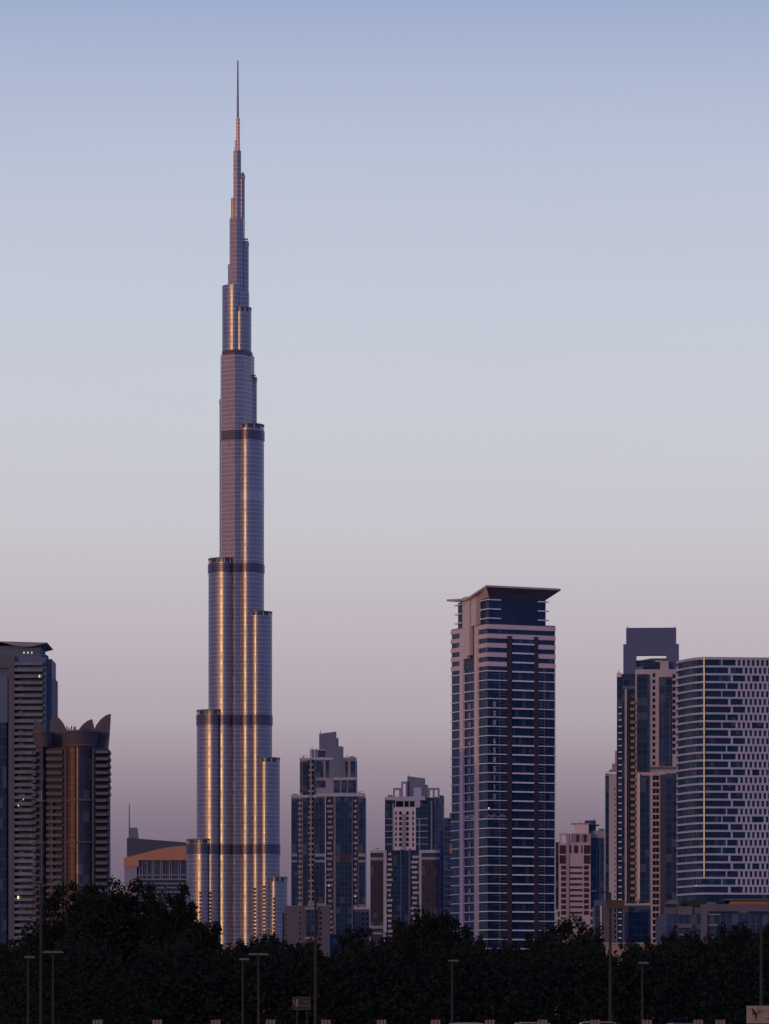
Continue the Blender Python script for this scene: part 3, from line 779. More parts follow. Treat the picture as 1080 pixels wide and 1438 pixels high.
mk = win_col(C, f, WINDOW, 418, 420, 1122, 1268, 7.4, 4.4) + win_col(C, f, WINDOW, 421.5, 423.8, 1122, 1268, 7.4, 4.4)
C.many('window', WINDOW, mk)
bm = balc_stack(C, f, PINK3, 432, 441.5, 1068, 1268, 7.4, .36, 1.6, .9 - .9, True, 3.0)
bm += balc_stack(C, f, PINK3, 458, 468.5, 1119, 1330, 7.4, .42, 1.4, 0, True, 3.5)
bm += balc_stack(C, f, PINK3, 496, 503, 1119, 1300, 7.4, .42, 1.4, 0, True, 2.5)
C.many('balcony', PINK3, bm)
wall(C, f, 'balcony_pier', PINK3, 436, 437.6, 1066, 1268, -1.8, .1); wall(C, f, 'balcony_pier', PINK2, 456.4, 458, 1119, 1330, -1.7, .1)
for (px, py) in ((461.5, 1243), (461.8, 1274), (461.5, 1288.5), (435, 1272), (439, 1272), (498.5, 1258)):
    mb = MB(); f.box(mb, px, px + 1.1, py, py + 1.6, -2.0, -1.7); C.obj(mb, 'lit_lamp', LITC)
# podium
CP = Thing('podium_block', 'mauve podium block with dark glass box below the first stepped tower', 'building', 440, 2900)
f = Fr(440, 2900)
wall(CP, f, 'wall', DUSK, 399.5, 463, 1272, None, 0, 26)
wall(CP, f, 'glass_box', NAVY2, 430, 444, 1277, 1320, -2, .1); wall(CP, f, 'box_cap', PINK3, 428, 446, 1274, 1277.5, -2.6, .1); wall(CP, f, 'box_sill', PINK3, 428, 446, 1316, 1319, -2.6, .1)
wall(CP, f, 'side_glass', NAVY3, 396.5, 400, 1282, None, .4, 20)
CP.many('window', WINDOW, win_col(CP, f, WINDOW, 448.5, 451.5, 1280, 1330, 7.5, 3.4) + win_col(CP, f, WINDOW, 420.5, 422, 1280, 1325, 7.4, 3.6) + win_col(CP, f, WINDOW, 401, 402.2, 1282, 1325, 7.4, 3.6))
mb = MB()
for k in range(5): f.box(mb, 499 + k * 4, 502.6 + k * 4, 1276 + (k % 2) * 1.5, None, 6 + k * .5, 20)
CR = Thing('podium_block', 'grey mauve low block in the gap between the two stepped towers', 'building', 508, 2950)
f = Fr(508, 2950)
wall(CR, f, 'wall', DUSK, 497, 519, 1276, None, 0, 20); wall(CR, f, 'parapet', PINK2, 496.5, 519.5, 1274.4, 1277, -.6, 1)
CR.many('window', WINDOW, win_col(CR, f, WINDOW, 509, 511.5, 1281, 1325, 7.5, 3.6) + win_col(CR, f, WINDOW, 514.5, 517, 1281, 1325, 7.5, 3.6))
wall(CR, f, 'blue_base', BLUEG, 463, 497, 1312, None, 4, 14)

DD = 3200.0
Dt = Thing('stepped_tower', 'shorter stepped apartment tower with rooftop pergolas, left of the navy office tower', 'apartment tower', 580, DD)
f = Fr(580, DD, -1)
wall(Dt, f, 'tower_body', NAVY3, 540.5, 608, 1120, None, 0, 36)
wall(Dt, f, 'side_glass', BLUEG, 608, 623.5, 1119, None, 1.5, 34)
mb = MB(); us = [f.U(572), f.U(597)]
mb.prism([f.p(us[0], 3), f.p(us[1], 3), f.p(us[1], 10), f.p(us[0], 10)], Z(1119, DD), lambda p: Z(1089.5, DD) - (1.6 if p[0] > f.p(us[0], 10)[0] + 4 else 0)); Dt.obj(mb, 'crown_fin', GREYM)
wall(Dt, f, 'crown_block', GREYM, 590, 601, 1102, 1120, 1, 9); wall(Dt, f, 'crown_block', PINK2, 581, 592, 1106, 1120, .2, 5)
for (a, b_, c_) in ((563.5, 566, 1098), (569.5, 572, 1098), (552, 554.5, 1107), (560.5, 563.4, 1107), (601, 604, 1107), (607.5, 610.5, 1107), (614.5, 617.5, 1107)):
    wall(Dt, f, 'pergola_column', PINK3, a, b_, c_, 1121, .5, 3)
for (a, b_, c_) in ((563.5, 572, 1097.4), (552, 563.4, 1106.4), (601, 617.5, 1106.4)): wall(Dt, f, 'pergola_beam', PINK3, a, b_, c_, c_ + 2.8, .2, 3.2)
wall(Dt, f, 'crown_parapet', PINK2, 541.5, 597, 1118.5, 1123.5, -.6, .3); wall(Dt, f, 'crown_parapet', PINK2, 555, 590, 1123.4, 1134, -.4, .1)
wall(Dt, f, 'white_panel', PINK, 553, 584, 1134, 1194, -.5, .1)
mk = []
for x in (555, 560.5, 570.5, 579):
    wdt = 2.2 if x in (555, 579) else 3.6
    for k in range(7): mk.append(f.fbox(x, x + wdt, 1139.5 + k * 7.4, 1139.5 + k * 7.4 + 4.8, -.65, -.45))
mk += [f.fbox(556, 566, 1125, 1133, -.65, -.3), f.fbox(568, 574, 1125, 1133, -.65, -.3), f.fbox(575.5, 582, 1125, 1133, -.65, -.3), f.fbox(543, 548, 1125.5, 1128, -.3, .1), f.fbox(592, 600, 1125, 1128, -.3, .1)]
Dt.many('window', WINDOW, mk)
wall(Dt, f, 'central_bay', PINK3, 564.5, 570, 1143, 1194, -1.0, .1)
mk = []
for x in (541, 584):
    for k in range(5): mk.append(f.fbox(x, x + (11.5 if x < 560 else 17), 1149 + k * 8.9, 1150.3 + k * 8.9, -.4, .1))
mk.append(f.fbox(588.5, 590, 1149, 1194, -.45, .1)); mk.append(f.fbox(551.2, 552.8, 1128, 1194, -.45, .1)); mk.append(f.fbox(605.5, 607, 1125, 1194, -.45, .1))
Dt.many('glazing_rail', PINK3, mk)
wall(Dt, f, 'white_pier', PINK2, 538.5, 543, 1194, 1320, -2, .1); wall(Dt, f, 'white_pier', PINK2, 588.5, 592, 1194, 1300, -2, .1)
bm = balc_stack(Dt, f, PINK3, 543, 551.5, 1194, 1325, 7.2, .42, 1.6, -.3, True, 2.5) + balc_stack(Dt, f, PINK3, 577, 588.4, 1198, 1300, 7.2, .46, 1.8, -.3, True, 3)
Dt.many('balcony', PINK2, bm)
wall(Dt, f, 'glass_bay', NAVY3, 552, 576, 1200, 1300, -1.2, .1); wall(Dt, f, 'bay_rib', PORTAL, 562.5, 563.8, 1192, 1300, -1.7, .1); wall(Dt, f, 'bay_rib', PORTAL, 574, 576.4, 1192, 1300, -1.7, .1)
wall(Dt, f, 'lower_block', BRONZEG, 592, 617, 1197, None, -3, .0)
wall(Dt, f, 'block_course', PINK2, 591.8, 617.2, 1194, 1198, -3.4, .0); wall(Dt, f, 'block_course', PINK3, 591.8, 617.2, 1204, 1207.5, -3.3, -2.9)
wall(Dt, f, 'corner_post', BLUEG, 617.3, 619.5, 1192, None, -3, 1.4)
# left lower shoulder
wall(Dt, f, 'shoulder_block', BRONZEG, 520, 538.4, 1196, None, 2, 20); wall(Dt, f, 'shoulder_cap', PINK2, 519.6, 538.4, 1194, 1197.5, 1.4, 20); wall(Dt, f, 'shoulder_course', PINK3, 519.8, 538.4, 1204, 1208, 1.6, 3)
wall(Dt, f, 'shoulder_course', PINK3, 519.8, 538.4, 1300, 1304, 1.6, 3); wall(Dt, f, 'shoulder_course', PINK3, 519.8, 538.4, 1309, 1312, 1.6, 3)

H = Thing('office_block', 'dark plain block peeping out behind the left edge of the navy office tower', 'office block', 640, 3500)
f = Fr(640, 3500)
wall(H, f, 'block_body', NAVY2, 622.5, 660, 1150, None, 0, 30)
wall(H, f, 'roof_parapet', PORTAL, 622.5, 660.4, 1148.4, 1150.2, -.6, 30.4)
H.many('floor_course', PORTAL, [f.fbox(622.6, 660.2, y, y + 1.2, -.4, .1) for y in range(1158, 1340, 9)])
wall(H, f, 'advert_panel', mat_plain('amber_panel', (0.30, 0.10, 0.03), .6), 631.5, 635, 1186, 1199, -.8, .1)

# ---------------------------------------------------------------- orange roofed building left of the tower
DK = 4300.0
K = Thing('hall_building', 'low blue building with a curved orange fascia and thin mast, left of the supertall tower', 'building', 220, DK)
f = Fr(220, DK)
s = DK / F
mb = MB(); ua, ub = f.U(177.5), f.U(262)
def ztop(p):
    t = (p[0] - X(177.5, DK)) / (X(262, DK) - X(177.5, DK)); return Z(1176 + 6.5 * min(1, max(0, t)), DK)
mb.prism([f.p(ua, 8), f.p(ub, 8), f.p(ub, 60), f.p(ua, 60)], 0, ztop); K.obj(mb, 'rear_wall', mat_plain('navy_wall', (0.035, 0.042, 0.10), .6, .2, vary=.08, scale=.02))
mb = MB()
mb.prism([f.p(f.U(181), 12), f.p(f.U(193.5), 12), f.p(f.U(193.5), 24), f.p(f.U(181), 24)], Z(1178, DK), Z(1161.5, DK), top=[f.p(f.U(181), 12), f.p(f.U(191.2), 12), f.p(f.U(191.2), 24), f.p(f.U(181), 24)]); K.obj(mb, 'plant_room', GREYM)
mb = MB(); mb.tube([(X(180.6, DK), DK + 12, Z(1180, DK), .75), (X(180.6, DK), DK + 12, Z(1128, DK), .4)], 8); K.obj(mb, 'mast', GREYM)
# orange fascia: curved upper edge
prof = [(174, 1204.5), (182, 1203), (195, 1199.5), (210, 1195.5), (225, 1192), (240, 1189.3), (252, 1188.2), (266, 1188)]
mb = MB()
for (a, b_) in zip(prof, prof[1:]):
    fx = [f.p(f.U(a[0]), 0), f.p(f.U(b_[0]), 0)]; bx = [f.p(f.U(b_[0]), 10), f.p(f.U(a[0]), 10)]
    lb = 1208 if a[0] > 192 else 1217
    za, zb = Z(a[1], DK), Z(b_[1], DK); zl = Z(lb, DK)
    mb.face([(*fx[0], zl), (*fx[1], zl), (*fx[1], zb), (*fx[0], za)]); mb.face([(*fx[0], za), (*fx[1], zb), (*bx[0], zb), (*bx[1], za)]); mb.face([(*fx[1], zl), (*fx[0], zl), (*bx[1], zl), (*bx[0], zl)])
K.obj(mb, 'curved_fascia', ORANGE)
wall(K, f, 'glass_front', BLUEG, 192, 266, 1208, None, 4, 20)
wall(K, f, 'side_wall', PINK3, 174.5, 192, 1217, None, 1, 20)
K.many('facade_fin', PINK3, [f.fbox(x, x + 1.1, 1208, 1234, 2.5, 4.1) for x in (195, 199, 206, 213, 215.5, 225, 227.5, 237, 240, 250, 253)])
K.many('floor_band', PINK3, [f.fbox(192, 264, y, y + 1.3, 2.0, 4.1) for y in range(1228, 1330, 6)])

DARKRECESS = mat_plain('left_loggia_shade', (0.036, 0.034, 0.058), .8)  # painted balcony shade for the two left towers
# ---------------------------------------------------------------- left edge tower
DA = 1560.0
A = Thing('residential_tower', 'blue grey tower with stacked balconies and a thin flared roof at the left edge', 'apartment tower', 20, DA)
f = Fr(20, DA)
wall(A, f, 'tower_body', BLUEGREY, -40, 64, 922, None, 1, 36)
wall(A, f, 'right_step', mat_grid('grey_shutters', (0.07, 0.07, 0.12), (0.12, 0.12, 0.19), 2, .6, 1.4, .5, metal=0, rough=.6), 56, 71.5, 924, None, 4, 24)
wall(A, f, 'right_wall', BLUEGREY, 62, 75.4, 951.5, None, 2.5, 20)
wall(A, f, 'crown_block', BLUEGREY, -40, 55.3, 906, 923, 3, 28)
mb = MB()
zt_ = Z(901.2, DA)
prof = [(0, 901), (22, 905.5), (38, 908), (52, 907), (58, 904), (66, 902)]
# flared roof: thin slab with a bellied underside
xs_ = [-40, 0, 8, 20, 32, 44, 54, 66]
zl_ = [905, 901.6, 903.2, 906.2, 907.8, 907.6, 905.6, 902.4]
zu_ = [900.5, 900.4, 900.6, 900.8, 901.2, 901.6, 901.9, 902.1]
for i in range(len(xs_) - 1):
    a, b_ = xs_[i], xs_[i + 1]
    p0, p1 = f.p(f.U(a), .5), f.p(f.U(b_), .5); q0, q1 = f.p(f.U(a), 30), f.p(f.U(b_), 30)
    l0, l1, u0, u1 = Z(zl_[i], DA), Z(zl_[i + 1], DA), Z(zu_[i], DA), Z(zu_[i + 1], DA)
    mb.face([(*p0, l0), (*p1, l1), (*p1, u1), (*p0, u0)]); mb.face([(*p0, u0), (*p1, u1), (*q1, u1), (*q0, u0)]); mb.face([(*p1, l1), (*p0, l0), (*q0, l0), (*q1, l1)]); mb.face([(*q1, l1), (*q0, l0), (*q0, u0), (*q1, u1)])
A.obj(mb, 'flared_roof', mat_plain('roof_metal', (0.16, 0.16, 0.26), .5, .2))
wall(A, f, 'left_glass', NAVY3, -40, 9.5, 1015, None, -1.5, 1.1)
wall(A, f, 'left_wall', BLUEGREY, -40, 11, 951, 1015, -1, 1.1)
wall(A, f, 'pier', MAUVE, 12.5, 20.6, 938, None, -1.6, 1.1)
wall(A, f, 'end_pier', BLUEGREY, 60.5, 65, 938, None, -.4, 1.1)
wall(A, f, 'terrace_wall', MAUVE, -40, 21, 920, 938, -.6, 1.1)
mk = []; mr = []; rec = []
y = 926.0; k = 0
while y < 1345:
    h = 4.6
    x1 = 60.3
    mk.append(f.fbox(21, x1, y + 4.0, y + 4.0 + h, -1.9, 1.1))
    if random.random() < .55: mr.append(f.fbox(21.6, 27 + random.random() * 8, y + .8, y + 4.1, .6, 1.1))
    y += 8.95
wall(A, f, 'recess_shade', DARKRECESS, 21, 60.3, 944, None, .85, 1.1)  # dark sheet on the wall in place of shaded depth behind the balconies
A.many('balcony', BLUEGREY2, mk); A.many('balcony_screen', BLUEGREY2, mr)
A.many('window', WINDOW, [f.fbox(a, a + 3.5, y, y + 3, .8, 1.1) for a, y in ((24, 928), (54, 929), (24, 933), (33, 940.5), (45, 940.5), (54, 940.5))])
A.many('lit_lamp', LITC, [f.fbox(a, a + 1.6, 914.5, 916.8, 2.6, 3.05) for a in (32, 37.5, 43)] + [f.fbox(33, 34, 1122, 1124, -2.2, -1.9), f.fbox(26, 27.2, 1130.5, 1133, -2.2, -1.9)])
wall(A, f, 'lit_window', LITW, 25.2, 27.3, 1258.5, 1262.5, -2.2, -1.85); wall(A, f, 'lit_window', LITC, 55.2, 57, 948.5, 952, -2.2, -1.85)
mb = MB(); p = f.p(f.U(62), 8); mb.tube([(p[0], p[1], Z(924, DA), .9), (p[0], p[1], Z(919, DA), .9), (p[0], p[1], Z(916.6, DA), .1)], 10); A.obj(mb, 'roof_vent', BROWN)

# ---------------------------------------------------------------- petal crowned round tower
DB = 1420.0
Bt = Thing('petal_tower', 'brown round apartment tower crowned by curved petal fins, second from the left edge', 'apartment tower', 104, DB)
f = Fr(104, DB); s = DB / F
cxB = X(104, DB); cyB = DB + 16
def bp(px, v): return (X(px, DB), DB + v)
body = [bp(45, 12), bp(52, 3), bp(64, 1), bp(88, 1), bp(92, 0), bp(135, 0), bp(139, 1.5), bp(149.5, 4), bp(151, 10), bp(148, 26), bp(60, 28)]
mb = MB(); mb.prism(body, 0, Z(1050, DB)); Bt.obj(mb, 'tower_body', BROWN)
# central curved bay
def arc(px0, px1, bulge, v=0, n=14, back_v=4):
    out = []
    for k in range(n + 1):
        t = k / n; px = px0 + (px1 - px0) * t
        out.append(bp(px, v - bulge * (1 - (2 * t - 1) ** 2)))
    return out + [bp(px1, back_v), bp(px0, back_v)]
mb = MB(); mb.prism(arc(93.5, 131, 3.2), 0, Z(1049, DB), True, cap=True); Bt.obj(mb, 'curved_bay', BRONZEG)
mb = MB(); mb.prism([bp(95, -1.8), bp(100, -2.95), bp(106, -3.45), bp(106, 0), bp(95, 0)], 0, Z(1049.4, DB)); Bt.obj(mb, 'copper_glass_strip', COPPER)
mb = MB(); mb.prism(arc(90, 96, .9, -.6), 0, Z(1050, DB)); Bt.obj(mb, 'bay_pier', BROWN)
mb = MB(); mb.prism(arc(129, 134, .9, -.6), 0, Z(1050, DB)); Bt.obj(mb, 'bay_pier', BROWN)
# flared drums
mb = MB(); mb.prism(arc(91, 134, 3.8), Z(1049, DB), Z(1029, DB), True, top=arc(85, 139, 5.5)); Bt.obj(mb, 'flared_drum', BROWN)
mb = MB(); mb.prism(arc(84, 140, 6.0), Z(1029, DB), Z(1026.5, DB), True); Bt.obj(mb, 'drum_rim', BROWN2)
mb = MB(); mb.prism(arc(90.5, 134.5, 4.1), Z(1047.5, DB), Z(1044.5, DB), True); Bt.obj(mb, 'drum_rim', BROWN2)
mb = MB(); mb.prism(arc(50, 73, 2.6, 1), Z(1049, DB), Z(1030, DB), True, top=arc(44, 74, 4, 1)); Bt.obj(mb, 'flared_drum', BROWN)
mb = MB(); mb.prism(arc(43.5, 74.5, 4.4, 1), Z(1030, DB), Z(1027.8, DB), True); Bt.obj(mb, 'drum_rim', BROWN2)
mb = MB(); mb.prism(arc(53.5, 64.5, 1.6, .5), 0, Z(1049, DB), True); Bt.obj(mb, 'round_pier', BRONZEG)
mb = MB(); mb.prism(arc(70, 76, .9, .3), 0, Z(1124, DB), True); Bt.obj(mb, 'round_pier', BROWN)
def petal(pts, v0, v1, lab=None):
    mb = MB()
    fr_ = [(X(x, DB), DB + v0, Z(y, DB)) for x, y in pts]; bk_ = [(x, DB + v1, z) for x, _, z in fr_]
    mb.face(fr_); mb.face(list(reversed(bk_)))
    for i in range(len(fr_)):
        j = (i + 1) % len(fr_); mb.face([fr_[j], fr_[i], bk_[i], bk_[j]])
    Bt.obj(mb, 'petal_fin', BROWN, label=lab)
petal([(67, 1050), (91, 1050), (90.5, 1022), (87, 1014), (82, 1007.5), (77, 1003), (72, 1000.3), (69, 1012)], 5, 8)
petal([(42, 1030), (66, 1030), (63, 1024), (57, 1016), (50, 1010), (45, 1007.5), (43.5, 1018)], 9, 12)
petal([(105, 1030), (131, 1030), (129, 1018), (126.3, 1007), (120, 1009.5), (113, 1015), (107, 1023)], 9, 12)
petal([(130, 1052), (150, 1052), (152, 1030), (153.7, 1001), (147, 1003.5), (140, 1009), (134, 1017), (130, 1026)], 4, 8)
# balconies: right, middle, left
mk = []
def rbalc(px0, px1, y, h, v0=-1.5, v1=3.5, rnd=True):
    def fn(mb):
        n = 5; pts = [bp(px0, v0)]
        for k in range(n + 1):
            t = k / n * math.pi / 2; pts.append(bp(px1 - 3 + 3 * math.sin(t), v0 + 2 - 2 * math.cos(t)))
        pts += [bp(px1, v1 + 4), bp(px0, v1 + 4)]
        mb.prism(pts, Z(y + h, DB), Z(y, DB))
    return fn
y = 1054.0; k = 0
while y < 1330:
    mk.append(rbalc(134.5, 154.2 if y < 1120 else 152.6, y, 4.3)); y += 9.75
y = 1054.0
while y < 1330:
    mk.append(rbalc(65, 90, y, 4.6, -.9, 2)) ; mk.append(rbalc(44.5, 53, y + 1.5, 4.6, -.3, 6)); y += 9.75
Bt.many('balcony', BROWN2, mk)
mb = MB(); mb.prism([bp(134.6, .9), bp(149, 3.6), bp(149, 6), bp(134.6, 3)], 0, Z(1050.5, DB)); Bt.obj(mb, 'recess_shade', DARKRECESS)  # dark sheet standing for shade behind the right balconies
mb = MB(); mb.prism([bp(65, .8), bp(89, .8), bp(89, 2), bp(65, 2)], 0, Z(1051, DB)); Bt.obj(mb, 'recess_shade', DARKRECESS)  # dark sheet standing for shade behind the middle balconies
for y in (1123, 1182, 1242):
    mb = MB(); mb.prism(arc(88, 137, 3.9), Z(y + 2.2, DB), Z(y, DB), True); Bt.obj(mb, 'ring_band', BROWN2)
    mb = MB(); mb.prism(arc(50, 70, 2.6, .5), Z(y + 3, DB), Z(y + .8, DB), True); Bt.obj(mb, 'ring_band', BROWN2)
Bt.many('roof_antenna', RIM, [(lambda mb, x=x, h=h: mb.prism([bp(x, 3), bp(x + 1.6, 3), bp(x + 1.6, 4), bp(x, 4)], Z(1027, DB), Z(1027 - h, DB))) for x, h in ((92, 8), (95, 6), (98.5, 8.5), (102, 7), (104, 8))])

# rooftop masts, cooling units and cleaning cradles
def roof_kit(B, fr, items):
    for kind, px, py, h, v in items:
        p = fr.p(fr.U(px), v); z0 = fr.Zp(py); k = fr.d / F
        mb = MB()
        if kind == 'mast': mb.tube([(p[0], p[1], z0 - .5, .22), (p[0], p[1], z0 + h * k, .10)], 6); B.obj(mb, 'roof_mast', PORTAL)
        elif kind == 'unit': mb.prism([(p[0] - 1.6, p[1] - 1.2), (p[0] + 1.6, p[1] - 1.2), (p[0] + 1.6, p[1] + 1.2), (p[0] - 1.6, p[1] + 1.2)], z0 - .2, z0 + h * k); B.obj(mb, 'cooling_unit', GREYM)
        else:
            mb.tube([(p[0], p[1], z0 - .3, .3), (p[0], p[1], z0 + h * k, .25)], 6); mb.tube([(p[0] - 3 * k, p[1], z0 + h * k, .2), (p[0] + 6 * k, p[1] - 1, z0 + (h + .8) * k, .15)], 6); B.obj(mb, 'cleaning_cradle', PORTAL)
roof_kit(C, Fr(460, DC, -1), [('mast', 450, 1029, 5, 5), ('mast', 412, 1117, 4, 4), ('unit', 414, 1117, 2.5, 6), ('unit', 508, 1116, 3, 8), ('cradle', 504, 1116, 4, 5), ('mast', 487, 1063.5, 5, 5), ('unit', 494, 1064, 2.5, 6), ('cradle', 426, 1065, 3.5, 5), ('mast', 438, 1052, 5, 4)])
roof_kit(Dt, Fr(580, DD, -1), [('mast', 574, 1090, 4, 5), ('mast', 545, 1119, 4, 4), ('unit', 548, 1119, 3, 6), ('unit', 620, 1119, 2.5, 6), ('mast', 524, 1194, 4, 6), ('cradle', 530, 1194, 3, 6)])
roof_kit(Q, Fr(908, DF, -4), [('mast', 881, 880.5, 4, 8), ('mast', 947, 880.5, 3, 8), ('unit', 898, 940, 4, 4), ('cradle', 903, 940, 5, 3), ('mast', 869, 944, 4, 2), ('unit', 861, 1083.5, 3, 3), ('mast', 857, 1083.5, 5, 3)])
roof_kit(E, Fr(815, DE, 0), [('mast', 815, 1156, 5, 4), ('mast', 836, 1151, 4, 14), ('unit', 846, 1166, 3, 9)])
roof_kit(N_, Fr(685, DN, 25), [('mast', 690, 824, 3, 4), ('mast', 776, 826, 3, 4)])
roof_kit(P, Fr(1010, DP), [('unit', 1000, 1270, 3, 4), ('unit', 946, 1267, 3, 4), ('mast', 970, 1264, 4, 6)])
# ---------------------------------------------------------------- trees
def leaf_mat(name, c):
    m = bpy.data.materials.new(name); m.use_nodes = True
    N = NT(m.node_tree); b = m.node_tree.nodes['Principled BSDF']
    ge = N.n('ShaderNodeNewGeometry')
    no = N.n('ShaderNodeTexNoise'); no.inputs['Scale'].default_value = .35
    t = N.n('ShaderNodeTexCoord'); N.put(no.inputs['Vector'], t.outputs['Object'])
    N.put(b.inputs['Base Color'], N.mix(N.m('ADD', N.m('MULTIPLY', ge.outputs['Random Per Island'], .5), N.m('MULTIPLY', no.outputs[0], .5)), tuple(v * .75 for v in c), tuple(v * 1.2 for v in c)))
    b.inputs['Roughness'].default_value = .9; b.inputs['Specular IOR Level'].default_value = .02
    return m
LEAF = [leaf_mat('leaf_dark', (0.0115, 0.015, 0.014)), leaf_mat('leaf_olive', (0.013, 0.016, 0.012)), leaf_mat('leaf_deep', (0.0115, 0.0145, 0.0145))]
BARK = mat_plain('bark', (0.03, 0.024, 0.02), .9)
def crown_mesh(seed, kind):
    rnd = random.Random(seed)
    V = []; Fc = []
    H_ = 1.0
    clumps = []
    n = {'round': 130, 'tall': 140, 'loose': 120, 'wide': 130}[kind]
    for i in range(n):
        while True:
            x, y, z = (rnd.uniform(-1, 1) for _ in range(3))
            r = math.sqrt(x * x + y * y + z * z)
            if .25 < r < 1: break
        if kind == 'round': c = (x * .36, y * .36, .60 + z * .34)
        elif kind == 'tall': c = (x * .26 * (1 - .35 * z), y * .26 * (1 - .35 * z), .55 + z * .40)
        elif kind == 'wide': c = (x * .50, y * .42, .62 + z * .30)
        else: c = (x * .38, y * .38, .55 + z * .40)
        clumps.append((c, rnd.uniform(.04, .095 if kind != 'loose' else .08)))
    for i in range(10):
        a = rnd.uniform(0, 6.28); clumps.append(((.15 * math.cos(a), .15 * math.sin(a), rnd.uniform(.86, 1.0)), rnd.uniform(.03, .055)))
    per = {'round': 85, 'tall': 80, 'loose': 75, 'wide': 90}[kind]
    for c, rad in clumps:
        for k in range(per):
            d = Vector((rnd.gauss(0, 1), rnd.gauss(0, 1), rnd.gauss(0, .8)))
            d = d.normalized() * (rad * (rnd.random() ** .45) * 1.15)
            p = Vector(c) + d
            s_ = rnd.uniform(.007, .015)
            a = Vector((rnd.uniform(-1, 1), rnd.uniform(-1, 1), rnd.uniform(-1, 1))).normalized() * s_
            b_ = a.cross(Vector((rnd.uniform(-1, 1), rnd.uniform(-1, 1), rnd.uniform(-1, 1)))).normalized() * s_ * .75
            q = len(V); V += [tuple(p - a), tuple(p + b_), tuple(p + a), tuple(p - b_)]; Fc.append((q, q + 1, q + 2, q + 3))
    me = bpy.data.meshes.new('crown'); me.from_pydata(V, [], Fc)
    return me, clumps
def trunk_mesh(seed, clumps):
    rnd = random.Random(seed + 99); mb = MB()
    mb.tube([(0, 0, 0, .028), (.005, 0, .15, .02), (.01, .005, .35, .016), (0, 0, .6, .009), (0, 0, .85, .003)], 8)
    for c, r in rnd.sample(clumps, 14):
        z0 = min(.55, max(.15, c[2] - .25)); mb.tube([(0.005, 0, z0, .010), (c[0] * .5, c[1] * .5, (z0 + c[2]) / 2 + .02, .006), (c[0], c[1], c[2], .002)], 5)
    me = bpy.data.meshes.new('trunk'); me.from_pydata(mb.v, [], mb.f); me.materials.append(BARK)
    return me
VAR = []
for i, kd in enumerate(('round', 'tall', 'loose', 'wide', 'round', 'tall')):
    cm, cl = crown_mesh(11 + i, kd); cm.materials.append(LEAF[i % 3]); VAR.append((kd, cm, trunk_mesh(11 + i, cl)))
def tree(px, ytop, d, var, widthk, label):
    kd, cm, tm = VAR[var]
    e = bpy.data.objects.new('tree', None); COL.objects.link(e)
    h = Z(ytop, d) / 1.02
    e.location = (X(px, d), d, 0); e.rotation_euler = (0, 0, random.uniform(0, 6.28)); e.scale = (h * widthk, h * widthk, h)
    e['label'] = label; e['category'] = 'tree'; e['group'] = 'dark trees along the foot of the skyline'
    c = bpy.data.objects.new('crown', cm); COL.objects.link(c); c.parent = e
    t = bpy.data.objects.new('trunk', tm); COL.objects.link(t); t.parent = e
